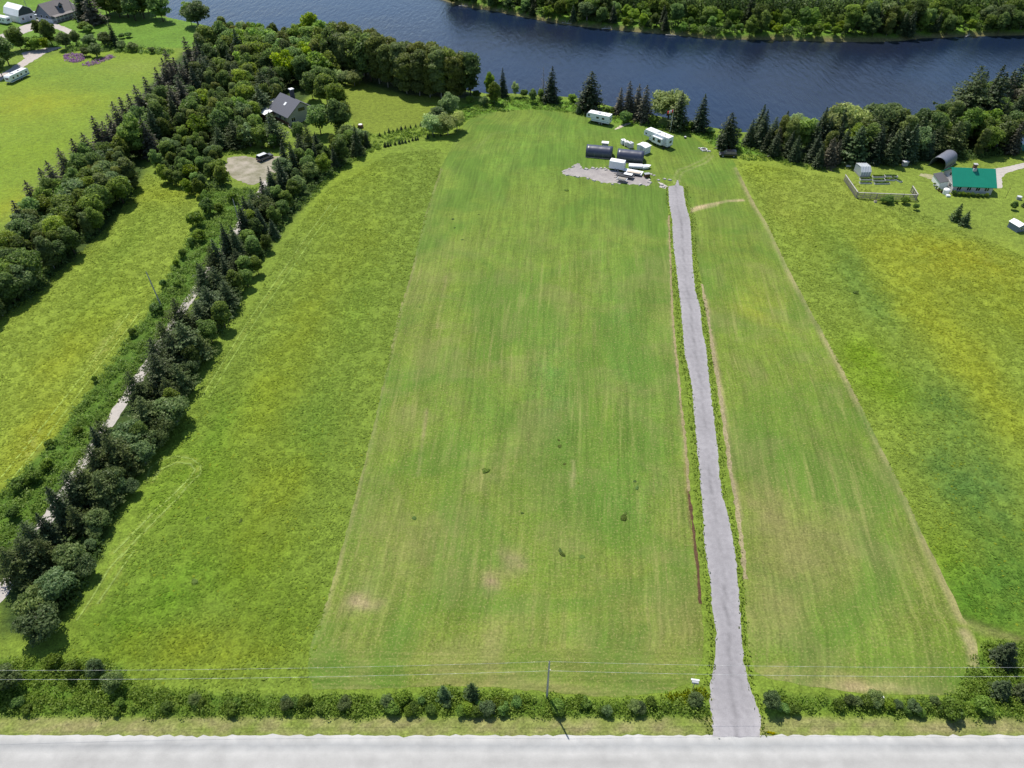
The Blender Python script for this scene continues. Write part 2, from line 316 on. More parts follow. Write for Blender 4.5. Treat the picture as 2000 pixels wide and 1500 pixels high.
BANKV=[(905,205),(935,196),(1000,190),(1060,193),(1130,200),(1150,215),(1190,225),(1240,236),(1300,243),(1350,250),(1390,262),(1440,272),(1500,280),(1500,304),(1450,300),(1400,290),(1375,272),(1340,256),(1250,246),(1190,238),(1130,222),(1040,212),(940,222),(900,240)]
def paint(xy, zones, patches, strokes, base):
    c, ex = paint_(xy, zones, patches, strokes, base); return c*np.array((.86,.82,.82)), ex
def paint_(xy, zones, patches, strokes, base):
    n = len(xy); c = np.tile(np.array(base, float), (n, 1)); ex = np.tile(np.array((0, .6, .12)), (n, 1))
    wx = (fbm(xy[:,0]*.25, xy[:,1]*.25)-.5)*4; wy = (fbm(xy[:,0]*.25+50, xy[:,1]*.25+9)-.5)*4
    wxy = xy+np.stack([wx, wy], 1)
    for poly, col, soft, e in zones:
        P = Gs(poly); m = 1-sstep(-soft, soft, sdist(xy, P)+wx*.25*soft)
        c = c*(1-m[:,None])+np.array(col)*m[:,None]; ex = ex*(1-m[:,None])+np.array(e)*m[:,None]
    nz = fbm(xy[:,0]*.35+5, xy[:,1]*.35+3, 4)
    for px, py, rx, ry, col, s in patches:
        p = G(px, py); d2 = ((wxy[:,0]-p.x)/rx)**2+((wxy[:,1]-p.y)/ry)**2
        m = np.exp(-d2*.9)*s*np.clip(.35+1.3*nz, 0, 1.15); m = np.clip(m, 0, 1)
        c = c*(1-m[:,None])+np.array(col)*m[:,None]
        if col[0] > .22 and col[2] < .0215: ex[:,2] = np.maximum(ex[:,2], m*.8)
    for line, wd, col, s, off in strokes:
        P = Gs(line); d = dline(xy, P)
        m = (1-sstep(wd*.5, wd*1.5+.2, d))*s*np.clip(.5+1.0*nz, 0, 1)
        c = c*(1-m[:,None])+np.array(col)*m[:,None]
    return c, ex
def lines(seg):
    out = []
    for a, b, s in seg: out += list(np.arange(a, b, s))
    return np.array(out)
gx = np.concatenate([-np.geomspace(3000, 231, 16), lines([(-220,-80,1.7),(-80,80,.75),(80,220,1.7)]), np.geomspace(222, 3000, 16)])
gy = np.concatenate([np.array([-2500,-1200,-600,-300,-150,-80,-40,-15,0,10,18,24]), lines([(28,110,.6),(110,260,1.0),(260,420,1.9)]), np.geomspace(422, 4000, 16)])
X, Y = np.meshgrid(gx, gy); xy = np.stack([X.ravel(), Y.ravel()], 1)
z = gz(xy)
near = (np.abs(xy[:,0]) < 260) & (xy[:,1] > 20) & (xy[:,1] < 440)
base_col = np.tile(np.array((.08,.15,.02)), (len(xy),1)); ex = np.tile(np.array((0,.6,.1)), (len(xy),1))
rm = Gs([(1420,300),(1880,1205),(1905,1400),(2600,1400),(2600,280)]); inr = sstep(-2, 2, -sdist(xy[near], rm))
cc, ee = paint(xy[near], ZONES, PATCH_G, STROKE_G, C_MEAD)
# right-hand meadow is paler than the left one before its patches
cr, er = paint(xy[near], ZONES, PATCH_G, STROKE_G, C_RM)
cc = cc*(1-inr[:,None])+cr*inr[:,None]
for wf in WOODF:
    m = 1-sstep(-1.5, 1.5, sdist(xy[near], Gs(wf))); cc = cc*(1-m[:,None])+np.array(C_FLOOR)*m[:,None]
for wf, col in ((HEDGE_L,(.07,.13,.015)),(HEDGE_R,(.07,.13,.015)),(SCRUB,(.06,.12,.014)),(BANKV,(.10,.20,.02))):
    m = 1-sstep(-.6, .6, sdist(xy[near], Gs(wf))); cc = cc*(1-m[:,None])+np.array(col)*m[:,None]
# dry verge between hedge and road
vy = xy[near][:,1]; m = (1-sstep(.6, 1.5, np.abs(vy-36.75)))*np.clip(-.1+1.1*fbm(xy[near][:,0]*.5, vy*1.5), 0, .7)
cc = cc*(1-m[:,None])+np.array((.27,.21,.12))*m[:,None]
# river banks: earth and pale sand at the water line, far bank green
dr = sdist(xy[near], river); far = xy[near][:,1] > 300
mb = (1-sstep(.5, 3.0, np.abs(dr-.3)))*.9
cc = cc*(1-mb[:,None])+np.where(far[:,None], np.array((.17,.135,.07)), np.array((.10,.09,.05)))*mb[:,None]
mf = (far & (dr > 2)); cc[mf] = np.array((.10,.19,.02))
base_col[near] = cc; ex[near] = ee
nx_, ny_ = len(gx), len(gy); ii = (np.arange(ny_-1)[:,None]*nx_+np.arange(nx_-1)[None,:]).ravel()
Fq = np.stack([ii, ii+1, ii+nx_+1, ii+nx_], 1)
zz = z + np.where(near, (fbm(xy[:,0]*.03, xy[:,1]*.03)-.5)*0.0, 0)
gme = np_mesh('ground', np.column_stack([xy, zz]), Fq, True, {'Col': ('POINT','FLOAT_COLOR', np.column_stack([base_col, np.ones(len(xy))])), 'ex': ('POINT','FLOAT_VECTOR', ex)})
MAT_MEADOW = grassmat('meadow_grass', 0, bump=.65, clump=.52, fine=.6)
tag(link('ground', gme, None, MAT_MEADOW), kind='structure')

def sheet(name, poly, z, step, mat, colfn, jag=.25, dens=.8, row=None):
    """flat sheet with a ragged natural outline; poly in world metres"""
    r = np.random.RandomState(len(poly)); P = []
    n = len(poly)
    for i in range(n):
        a = poly[i]; b = poly[(i+1) % n]; L = np.linalg.norm(b-a); k = max(1, int(L/dens))
        for j in range(k): P.append(a+(b-a)*j/k)
    P = np.array(P); P = P+(r.rand(len(P), 2)-.5)*2*jag*min(1, 1)
    lo = P.min(0); hi = P.max(0)
    xs = np.arange(lo[0], hi[0], step); ys = np.arange(lo[1], hi[1], step)
    A, B = np.meshgrid(xs, ys); q = np.stack([A.ravel(), B.ravel()], 1); q += (r.rand(*q.shape)-.5)*step*.3
    q = q[pip(q, P)]; q = q[dline(q, P, True) > step*.35] if len(q) else q
    pts = [Vector(p) for p in P]+[Vector(p) for p in q]; m = len(P)
    vs, es, fs, *_ = delaunay_2d_cdt(pts, [], [list(range(m))], 1, 1e-5)
    V = np.array([(v.x, v.y, z) for v in vs]); T = np.array([f for f in fs if len(f) == 3])
    a, b, c = V[T[:,0]], V[T[:,1]], V[T[:,2]]
    cr = (b[:,0]-a[:,0])*(c[:,1]-a[:,1])-(b[:,1]-a[:,1])*(c[:,0]-a[:,0])
    T[cr < 0] = T[cr < 0][:, ::-1]
    c_, e_ = colfn(V[:, :2])
    at = {'Col': ('POINT','FLOAT_COLOR', np.column_stack([c_, np.ones(len(V))])), 'ex': ('POINT','FLOAT_VECTOR', e_)}
    if row is not None: at['row'] = ('POINT','FLOAT_VECTOR', row(V[:, :2]))
    me = np_mesh(name, V, T, True, at)
    return tag(link(name, me, None, mat), kind='structure')
_ml = Gs(MAIN_L)[::1]; _dl = Gs(DRV_L)
def rowfn(xy):
    xl = np.interp(xy[:,1], _ml[:,1], _ml[:,0]); dl = _dl[::-1]; xd = np.interp(xy[:,1], dl[:,1], dl[:,0])
    t = (xy[:,0]-xl)/(xd-xl)*60
    u = np.where(xy[:,0] < xd, t, 70+(xy[:,0]-xd))
    v = xy[:,1].copy()
    hd = xy[:,1] < 46.5+np.where(xy[:,0] > xd, -20, 0)
    top = xy[:,1] > 190
    uu = np.where(hd, xy[:,1]*1.0, u); vv = np.where(hd, xy[:,0], v)
    return np.stack([uu, vv, np.zeros(len(v))], 1)
def mown_col(xy):
    c, e = paint(xy, [], PATCH_M, STROKE_M, C_MOWN)
    e[:,0] = 1.0*(1-.75*sstep(120, 175, xy[:,1])); e[:,1] = .12; e[:,2] = .10
    return c, e
MAT_MOWN = grassmat('mown_grass', 1.0, bump=.35, clump=.28, fine=.55)
sheet('mown_field', Gs(MOWN), .012, .55, MAT_MOWN, mown_col, jag=.12, row=rowfn)
flat = lambda c: (lambda xy: (np.tile(np.array(c, float), (len(xy),1)), np.zeros((len(xy),3))))
# driveway with wheel tracks
drv = Gs(DRV_L+DRV_R[::-1]); _dr = Gs(DRV_R)[::-1]; _dlr = _dl[::-1]
def drv_col(xy):
    xl = np.interp(xy[:,1], _dlr[:,1], _dlr[:,0]); xr = np.interp(xy[:,1], _dr[:,1], _dr[:,0])
    t = (xy[:,0]-xl)/(xr-xl); n = fbm(xy[:,0]*.8, xy[:,1]*.15)
    k = 1.0-.30*np.exp(-((t-.5)/.07)**2)*n*1.5-.06*np.exp(-((t-.28)/.06)**2)-.06*np.exp(-((t-.74)/.06)**2)+.10*sstep(.38,.5,np.abs(t-.5))
    k = k+.12*(1-sstep(36.5,39,xy[:,1]))
    return np.stack([k, k, k], 1), np.zeros((len(xy),3))
MAT_DRV = gravelmat('driveway_gravel', (.255,.242,.250), (.305,.290,.298), .10)
dtop = Gs([(1326,362),(1325,352),(1322,352),(1319,362)])
sheet('driveway', np.vstack([Gs(DRV_L+DRV_R[::-1]), dtop]), .024, .5, MAT_DRV, drv_col, jag=.11, dens=.45)
# road
def road_col(xy):
    y = xy[:,1]; n = fbm(xy[:,0]*.04, y*1.2, 4)
    k = .90+.20*sstep(35.0,35.3,y)+.10*np.exp(-((y-33.5)/.3)**2)-.17*np.exp(-((y-34.4)/.45)**2)-.08*np.exp(-((y-32.6)/.35)**2)+(n-.5)*.14
    c = np.stack([k*(1-.03*np.exp(-((y-34.5)/.5)**2)), k, k*(1+.035*np.exp(-((y-34.5)/.5)**2))], 1)
    return c, np.zeros((len(xy),3))
MAT_ROAD = gravelmat('road_gravel', (.39,.380,.362), (.45,.438,.418), .07, .35)
xs = np.arange(-240, 240, .7); rr = np.random.RandomState(5)
edge = [(x, 35.72+.05*(fbm(np.array([x*.12]), np.array([2.]))[0]-.5)*2+rr.randn()*.07) for x in xs]
sheet('road', np.array([(-240,26.5)]+edge+[(240,26.5)]), .018, .9, MAT_ROAD, road_col, jag=.05, dens=5)
MAT_PALE = gravelmat('pale_gravel', (.38,.35,.32), (.46,.42,.38), .25)
LANE = [(-40,1215),(0,1160),(40,1100),(88,1020),(130,955),(178,880),(237,790),(300,695),(345,622),(382,568),(420,510),(445,475),(470,438),(497,400),(515,365),(522,345)]
def strip(pts, w):
    P = Gs(pts); L = []; R = []
    for i in range(len(P)):
        d = P[min(i+1,len(P)-1)]-P[max(i-1,0)]; d = d/np.linalg.norm(d); nrm = np.array([-d[1], d[0]]); L.append(P[i]+nrm*w/2); R.append(P[i]-nrm*w/2)
    return np.array(L+R[::-1])
sheet('gravel_lane', strip(LANE, 2.1), .016, 1.0, MAT_PALE, flat((1,1,1)), jag=.2)
sheet('parking_lot', Gs([(445,309),(470,304),(505,309),(512,318),(528,306),(550,305),(556,312),(548,332),(520,352),(490,362),(455,348),(440,330)]), .020, 1.0,
      gravelmat('lot_earth', (.20,.19,.12), (.36,.32,.26), .3, .3), flat((1,1,1)), jag=.3)
PAD = [(1098,335),(1108,330),(1120,329),(1121,321),(1130,320),(1135,326),(1140,331),(1160,329),(1185,329),(1215,336),(1250,340),(1262,348),(1270,356),(1266,362),(1240,360),(1210,359),(1180,357),(1160,352),(1145,346),(1128,344),(1112,343),(1099,340)]
sheet('gravel_pad', Gs(PAD), .020, .8, gravelmat('pad_gravel', (.27,.245,.24), (.36,.33,.31), .3, .4), flat((1,1,1)), jag=.45)
sheet('gravel_patch', Gs([(1286,356),(1296,359),(1303,364),(1300,368),(1290,366)]), .020, .8, MAT_PALE, flat((1,1,1)), jag=.4)
sheet('drive_to_house', Gs([(1936,330),(1960,327),(2000,318),(2060,308),(2060,317),(2000,328),(1965,338),(1957,348),(1958,368),(1938,368)]), .016, 1.0, MAT_PALE, flat((1,1,1)), jag=.15)
sheet('worn_track', Gs([(1795,338),(1815,340),(1832,344),(1832,352),(1815,350),(1798,344)]), .014, 1.0, gravelmat('worn', (.25,.25,.12), (.36,.33,.2), .3, .6), flat((1,1,1)), jag=.5)
sheet('farm_drive', Gs([(-40,185),(-10,167),(0,158),(35,138),(60,122),(90,104),(122,92),(95,93),(60,99),(42,103),(48,115),(35,124),(10,140),(-40,162)]), .016, 1.5, MAT_PALE, flat((1,.97,.97)), jag=.3)
sheet('farm_yard', Gs([(-10,72),(25,57),(62,44),(72,38),(110,46),(140,58),(152,70),(150,82),(142,78),(125,62),(98,52),(65,59),(25,74),(-10,86)]), .020, 1.5, MAT_PALE, flat((1,.98,.98)), jag=.3)
# river
m, nt_, out = newmat('river_water'); t = NT(nt_)
co = t.n('ShaderNodeTexCoord').outputs['Object']
mp = t.n('ShaderNodeMapping', {'Vector': co, 'Rotation': (0,0,math.radians(-25)), 'Scale': (1.0,.28,1.0)}).outputs[0]
n1 = t.noise(mp, .55, 5, .62, .3); n2 = t.noise(co, .012, 3, .5)
p = t.n('ShaderNodeBsdfPrincipled', {'Base Color': t.mix(t.remap(n2,.4,.6,0,1), (.008,.017,.040), (.012,.016,.030)), 'Roughness': .14, 'IOR': 1.333, 'Specular IOR Level': .5})
b = t.n('ShaderNodeBump', {'Height': n1, 'Strength': t.remap(n2,.35,.65,.5,.95), 'Distance': .35})
nt_.links.new(b.outputs[0], p.inputs['Normal']); nt_.links.new(p.outputs[0], out.inputs[0])
rb = river; lo = rb.min(0)-30; hi = rb.max(0)+30
wme = bpy.data.meshes.new('river'); wme.from_pydata([(lo[0],lo[1],WZ),(hi[0],lo[1],WZ),(hi[0],hi[1],WZ),(lo[0],hi[1],WZ)], [], [(0,1,2,3)])
tag(link('river', wme, None, m), kind='structure')

def path_sheet(name, pts, w, col, z, mat=None, e=(.3,.1,0), jag=.1):
    f = lambda xy: (np.tile(np.array(col, float), (len(xy),1)), np.tile(np.array(e, float), (len(xy),1)))
    return sheet(name, strip(pts, w), z, .6, mat or MAT_STRIP, f, jag=jag, dens=.7)
MAT_STRIP = grassmat('worn_grass', 0, bump=.4, clump=.35, fine=.6)
path_sheet('earth_strip', [(1346,965),(1351,1010),(1356,1050),(1361,1090),(1365,1135),(1368,1178)], .42, (.085,.048,.026), .020, jag=.12)
path_sheet('dry_strip', [(1306,420),(1309,500),(1313,600),(1317,660),(1325,735),(1331,800),(1338,855),(1342,905),(1345,960)], .42, (.24,.20,.10), .018, jag=.15)
path_sheet('dry_strip', [(1371,555),(1383,620),(1393,690),(1403,750),(1411,800),(1419,860),(1427,920),(1434,960),(1442,1010),(1450,1070),(1456,1130)], .62, (.26,.22,.12), .018, jag=.18)
TR = (.20,.275,.055)
path_sheet('mower_track', _loop, .34, TR, .034, MAT_MEADOW, (0,.1,0), .04)
path_sheet('mower_track', [(298,940),(312,918),(345,903),(372,906),(381,918),(372,932),(340,965),(300,1000),(262,1040),(222,1080)], .34, TR, .036, MAT_MEADOW, (0,.1,0), .04)
path_sheet('mower_track', [(240,1080),(212,1112),(180,1168),(150,1212)], .3, TR, .038, MAT_MEADOW, (0,.1,0), .04)
path_sheet('mower_track', [(262,1075),(228,1125),(190,1180)], .3, TR, .038, MAT_MEADOW, (0,.1,0), .04)
path_sheet('wheel_track', [(272,612),(182,732),(92,852),(20,940)], .32, (.245,.32,.055), .034, MAT_MEADOW, (0,.1,0), .05)
path_sheet('wheel_track', [(255,608),(166,727),(76,842),(0,935)], .32, (.245,.32,.055), .034, MAT_MEADOW, (0,.1,0), .05)
path_sheet('wheel_track', [(650,395),(600,460),(545,540),(490,620),(440,700),(395,775)], .3, (.20,.28,.05), .034, MAT_MEADOW, (0,.1,0), .05)
path_sheet('wheel_track', [(662,398),(612,463),(557,543),(502,623),(452,703),(407,778)], .3, (.20,.28,.05), .034, MAT_MEADOW, (0,.1,0), .05)
# ================================================================ VEGETATION
def unit(v): return v/np.maximum(np.linalg.norm(v, axis=1, keepdims=True), 1e-9)
def cards(C, N, S, asp, r):
    """leaf-clump faces (kites) at C, facing N"""
    N = unit(N); t = unit(np.cross(N, r.randn(*N.shape))); b = np.cross(N, t)
    S = S[:, None]; a = np.asarray(asp)
    a = a[:, None] if a.ndim else a
    V = np.stack([C+t*S, C+b*S*a+N*S*.12, C-t*S*.9, C-b*S*a-N*S*.05], 1).reshape(-1, 3)
    return V
def card_mesh(name, parts, mat):
    V = np.concatenate([p[0] for p in parts]); lv = np.concatenate([p[1] for p in parts])
    n = len(V)//4; Fq = np.arange(n*4).reshape(n, 4)
    me = np_mesh(name, V, Fq, False, {'lv': ('FACE', 'FLOAT', lv)}); me.materials.append(mat); return me
def sph(r, n):
    return unit(r.randn(n, 3))
def crown_blobs(r, H, R, zlo, nb, ncard, cs, shape='round', rb=(.26,.42)):
    """broadleaf crown: clumps of leaves spread through an uneven envelope"""
    P = []; hc = H*(1-zlo)/2; zc = H*zlo+hc
    cen = []
    for i in range(nb):
        d = sph(r, 1)[0]; 
        if d[2] < -.35 and r.rand() < .35: d[2] *= -.6
        k = r.uniform(.55, .92) if i > nb*.15 else r.uniform(0, .4)
        br = R*r.uniform(*rb)
        e = np.array([R-br*.75, R-br*.75, max(hc-br*.75, .1)])
        if shape == 'egg': tz = max(d[2], -1); e[:2] *= (1-.35*max(tz, 0))
        if shape == 'poplar': e[2] = hc*1.02
        c = np.array([0, 0, zc])+d*e*k*r.uniform(.85, 1.12); cen.append((c, br, r.uniform(0, 1)))
    for c, br, tone in cen:
        n = int(ncard/nb*(br/R/.34)**1.6)+6
        d = sph(r, n); d[:, 2] = np.abs(d[:, 2])*.9-.28*r.rand(n); d = unit(d)
        q = c+d*(br*r.uniform(.62, 1.08, n))[:, None]*np.array([1, 1, .85])
        N = d+r.randn(n, 3)*.55
        lv = np.clip(.0+.55*tone+.5*r.rand(n)+.12*d[:,2], 0, 1)  # random clump tone, plus a painted highlight: upward leaves coloured lighter
        P.append((cards(q, N, cs*r.uniform(.6, 1.35, n), .62, r), lv))
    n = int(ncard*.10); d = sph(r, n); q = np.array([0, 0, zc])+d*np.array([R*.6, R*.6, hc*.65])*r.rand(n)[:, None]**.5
    P.append((cards(q, d+r.randn(n, 3), cs*1.3*np.ones(n), .7, r), .2*r.rand(n)))  # inner leaves coloured darkest: crown shade put into the leaf colour
    return P, cen
def trunk_mesh(name, r, H, r0, cen=None, lean=0, nl=5, mat=None):
    m = MB(); pts = [Vector((0, 0, -.3))]; k = 4
    for i in range(1, k+1): pts.append(Vector((r.uniform(-1, 1)*.012*H, r.uniform(-1, 1)*.012*H, H*i/k)))
    for i in range(k): m.tube(pts[i], pts[i+1], r0*(1-.85*i/k), r0*(1-.85*(i+1)/k), 6)
    if cen:
        for c, br, t_ in cen[:nl]:
            a = Vector((0, 0, max(.25*H, c[2]*.62))); m.tube(a, Vector(c), r0*.35, r0*.12, 5)
    return m.mesh(name, mat, True)
def spruce_mesh(name, seed, H, R, mat, nl=30, droop=.28, jit=.18, sparse=1.0, cs=.34, pw=.85, zlo=.05, tone=(.1,.9)):
    r = np.random.RandomState(seed); C = []; N = []; S = []; A = []; L = []
    for i in range(nl):
        tt = (i+.5)/nl; tz = zlo+(1-zlo)*tt**.92; rad = R*((1-tt)**pw+.02)*r.uniform(1-jit, 1+jit)
        nb = max(4, int(4+7*(1-tt)*sparse)); off = r.rand()*6.28
        for k in range(nb):
            a = off+6.283*k/nb+r.uniform(-.25, .25); rr_ = rad*r.uniform(.72, 1.12); ln = r.uniform(0, 1)
            m_ = max(3, int(rr_/cs*1.7*sparse)+1)
            s = (np.arange(m_)+.6)/m_; s = s[s > .12]
            x = rr_*s; zz_ = tz*H-droop*rr_*s**1.4+.10*rr_*s**4+r.uniform(-.02, .02)*H
            for q in range(2):
                lat = r.randn(len(s))*.16*rr_*(1.1-s*.6)
                c = np.stack([x*math.cos(a)-lat*math.sin(a), x*math.sin(a)+lat*math.cos(a), zz_+r.randn(len(s))*.05*cs-.25*np.abs(lat)], 1)
                C.append(c); n_ = np.stack([np.full(len(s), math.cos(a)*.55), np.full(len(s), math.sin(a)*.55), np.full(len(s), 1.)], 1)+r.randn(len(s), 3)*.45
                N.append(n_); S.append(cs*r.uniform(.65, 1.25, len(s))*(.55+.45*(1-tt))*1.0); A.append(np.full(len(s), .5))
                L.append(np.clip(tone[0]+(tone[1]-tone[0])*(.5*ln*r.rand(len(s))+.5*s), 0, 1))  # darker towards the trunk: inner shade painted into the needle colour
    # leader
    n = 10; C.append(np.stack([r.randn(n)*.04, r.randn(n)*.04, np.linspace(.93, 1.0, n)*H], 1)); N.append(r.randn(n, 3)); S.append(np.full(n, cs*.45)); A.append(np.full(n, .5)); L.append(np.full(n, .5))
    C = np.concatenate(C); N = np.concatenate(N); S = np.concatenate(S); A = np.concatenate(A); L = np.concatenate(L)
    return card_mesh(name, [(cards(C, N, S, A, r), L)], mat), len(C)
bark = M('bark_brown', (.09,.065,.045), .9, var=.3, scale=6); barkg = M('bark_grey', (.22,.20,.17), .9, var=.3, scale=6); barkp = M('bark_pale', (.38,.36,.32), .85, var=.4, scale=4)
LM = {
 'maple': leafmat('leaf_broad', (.065,.125,.018), (.205,.300,.055)),
 'ash': leafmat('leaf_dark', (.052,.095,.018), (.160,.230,.050)),
 'poplar': leafmat('leaf_poplar', (.062,.095,.020), (.200,.245,.060)),
 'lime': leafmat('leaf_bright', (.090,.175,.012), (.220,.340,.036)),
 'willow': leafmat('leaf_willow', (.16,.22,.06), (.38,.46,.17), trans=.5),
 'alder': leafmat('leaf_grey_green', (.050,.095,.026), (.195,.270,.095)),
 'spruce': leafmat('needle_dark', (.018,.037,.013), (.074,.112,.036), trans=.12),
 'brown_spruce': leafmat('needle_brown', (.038,.040,.021), (.150,.140,.080), trans=.12),
 'larch': leafmat('needle_olive', (.034,.060,.015), (.110,.155,.042), trans=.2),
 'cedar': leafmat('needle_cedar', (.032,.066,.016), (.095,.150,.038), trans=.14),
 'dead': leafmat('twig_grey', (.09,.08,.07), (.20,.18,.16), trans=.0),
 'shrub': leafmat('leaf_shrub', (.060,.130,.016), (.175,.280,.045)),
}
PROTO = {}
def proto(kind, lst): PROTO[kind] = lst
def mk_broad(kind, seeds, H, R, zlo, nb, nc, cs, mat, barkm, shape='round', rb=(.26,.42), tr=.18):
    L = []
    for s in seeds:
        r = np.random.RandomState(s); P, cen = crown_blobs(r, H, R, zlo, nb, nc, cs, shape, rb)
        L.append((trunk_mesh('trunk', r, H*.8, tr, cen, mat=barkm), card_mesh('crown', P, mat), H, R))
    proto(kind, L)
mk_broad('maple', (1,2,3,4), 11, 3.9, .0, 46, 5600, .30, LM['maple'], bark)
mk_broad('ash', (11,12,13), 11, 3.7, .0, 44, 5400, .30, LM['ash'], bark, 'egg')
mk_broad('poplar', (21,22,23), 15, 3.2, .0, 60, 6500, .33, LM['poplar'], barkp, 'poplar', (.34,.6), .2)
mk_broad('lime', (31,32), 8, 3.4, .03, 34, 4000, .28, LM['lime'], barkg)
mk_broad('willow', (41,42), 8, 4.2, .03, 46, 5200, .26, LM['willow'], barkg, 'round', (.2,.34))
mk_broad('alder', (51,52,53), 5, 2.6, .02, 34, 5000, .17, LM['alder'], barkg, 'round', (.24,.4))
mk_broad('shrub', (61,62,63,64), 2.4, 1.4, .0, 16, 1500, .15, LM['shrub'], bark, 'round', (.3,.5), .05)
def mk_con(kind, seeds, H, R, mat, tr=.16, bk=bark, **kw):
    L = []
    for s in seeds:
        cr, n = spruce_mesh('crown', s, H, R, mat, **kw)
        L.append((trunk_mesh('trunk', np.random.RandomState(s), H*.96, tr, mat=bk), cr, H, R))
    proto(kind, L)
mk_con('spruce', (101,102,103,104), 11, 2.9, LM['spruce'], cs=.37, pw=.7)
mk_con('brown_spruce', (111,112,113), 12, 3.1, LM['brown_spruce'], jit=.3, sparse=.95, cs=.36, pw=.68)
mk_con('larch', (121,122,123), 9, 3.6, LM['larch'], jit=.38, sparse=.95, droop=.05, nl=26, cs=.30, pw=.62, bk=barkg)
mk_con('broad_spruce', (131,132), 10, 3.3, LM['spruce'], pw=.55, nl=30, cs=.38)
mk_con('cedar', (141,142), 5, 1.6, LM['cedar'], pw=.6, nl=22, cs=.24, droop=.02)
mk_con('small_spruce', (151,152), 3.5, 1.35, LM['cedar'], nl=16, cs=.20, droop=.15, pw=.8, tr=.06)
mk_con('dead_tree', (161,162), 10, 1.6, LM['dead'], nl=14, sparse=.35, cs=.16, jit=.5, bk=barkg)
NAME = dict(maple='broadleaf_tree', ash='dark_broadleaf_tree', poplar='poplar_tree', lime='pale_broadleaf_tree', willow='willow_tree', alder='alder_bush', shrub='shrub', spruce='spruce_tree',
            brown_spruce='spruce_tree', larch='larch_tree', broad_spruce='spruce_tree', cedar='cedar_tree', small_spruce='young_spruce', dead_tree='dead_tree')
DESC = dict(maple='green broadleaf tree', ash='dark green broadleaf tree', poplar='tall brownish green poplar', lime='bright yellow-green broadleaf tree', willow='pale rounded willow', alder='grey-green rounded alder bush',
            shrub='small leafy green shrub', spruce='dark green pointed spruce', brown_spruce='brown-tinged pointed spruce', larch='olive feathery larch', broad_spruce='wide dark spruce', cedar='narrow green cedar', small_spruce='small young spruce', dead_tree='bare grey dead tree')
RT = random.Random(4)
def plant(kind, x, y, h, label, group=None, wide=1.0, z=None, lean=0.03):
    tm, cm, H0, R0 = RT.choice(PROTO[kind]); s = h/H0
    e = empty(NAME[kind], (x, y, gz1(x, y) if z is None else z), RT.uniform(0, 6.28))
    e.rotation_euler = (RT.uniform(-lean, lean), RT.uniform(-lean, lean), RT.uniform(0, 6.28))
    sx = s*wide; e.scale = (sx, sx, s)
    tag(e, label, 'shrub' if kind in ('shrub', 'alder') else 'tree', group)
    if kind != 'shrub': link('trunk', tm, e)
    link('crown', cm, e)
    return e
PLACED = []
def fill(poly, spacing, kinds, hr, where, group, seed=1, wide=1.0, keep=None, ok=None, ztag=0.0, dense=1.13):
    """trees standing through a piece of woodland; poly = its footprint on the ground"""
    P = Gs(poly, ztag) if isinstance(poly, list) else poly
    spacing *= dense
    r = np.random.RandomState(seed); lo = P.min(0); hi = P.max(0)
    xs = np.arange(lo[0], hi[0], spacing); ys = np.arange(lo[1], hi[1], spacing*.87); n = 0
    for j, yy in enumerate(ys):
        q = np.stack([xs+(j % 2)*spacing/2, np.full(len(xs), yy)], 1)+(r.rand(len(xs), 2)-.5)*spacing*.75
        q = q[pip(q, P)]
        for x, y in q:
            if ok is not None and not ok(x, y): continue
            if any((x-a)**2+(y-b)**2 < (spacing*.55)**2 for a, b in PLACED): continue
            ks = [k for k, w_ in kinds]; ws = np.array([w_ for k, w_ in kinds], float); k = ks[r.choice(len(ks), p=ws/ws.sum())]
            h = r.uniform(*hr)*(1.0 if k not in ('shrub',) else .4)
            fx_ = (x-lo[0])/(hi[0]-lo[0]); same = P[np.abs(P[:,0]-x) < 25]; fy_ = y > (same[:,1].mean() if len(same) else P[:,1].mean())
            part = ('back' if fy_ else 'front')+' '+('left' if fx_ < .33 else 'middle' if fx_ < .67 else 'right')+' part'
            plant(k, x, y, h, DESC[k]+' '+where+', '+part, group+', '+part+', '+DESC[k], wide*r.uniform(.88, 1.15)); PLACED.append((x, y)); n += 1
    return n
def tops(lst, kind, where, group=None, wide=1.0):
    for i, t_ in enumerate(lst):
        px, py, h = t_[:3]; x, y = top_to_base(px, py, h); k = t_[3] if len(t_) > 3 else kind
        plant(k, x, y, h, DESC[k]+' '+where, (group+', '+DESC[k]) if group else None, wide); PLACED.append((x, y))
def base(px, py, h, kind, label, wide=1.0, group=None):
    p = G(px, py); PLACED.append((p.x, p.y)); return plant(kind, p.x, p.y, h, label, group, wide)

# --- single trees along the near bank, left to right
base(945,207,3.6,'alder','pale bushy shrub left of the leafy tree on the near river bank')
base(966,203,7.5,'maple','leafy broadleaf tree with the bush at its left foot, nearest the lawn, by the river')
base(957,194,9.5,'lime','tall thin pale birch-like tree behind the leafy tree at the left of the bank',.55)
base(983,188,9.5,'spruce','narrow dark spruce right behind the leafy tree at the left of the bank',.8)
base(1006,189,5.5,'willow','pale small round tree on the bank just right of the narrow dark spruce',.55)
base(1023,190,3.0,'shrub','low shrub on the bank between the pale round tree and the green bush')
base(1040,201,5.0,'ash','dark green bushy tree left of the tall spruce beside a bare tree')
base(1056,197,4.5,'maple','lighter green bush tucked against the left foot of the tall bank spruce',.8)
base(1060,192,10.5,'dead_tree','bare grey dead tree standing behind the tall bank spruce')
base(1075,199,11.5,'spruce','tall pointed spruce beside the bare dead tree on the river bank',1.05)
base(1150,216,12.5,'broad_spruce','big round-topped dark conifer right behind the left camper trailer',1.15)
base(1130,222,3.2,'cedar','small dark cedar at the left foot of the big round-topped conifer')
base(1118,200,3.2,'shrub','pale shrub on the bank left of the big round-topped conifer')
base(1208,223,8.5,'brown_spruce','leftmost and shortest spruce of the bank row right of the left camper')
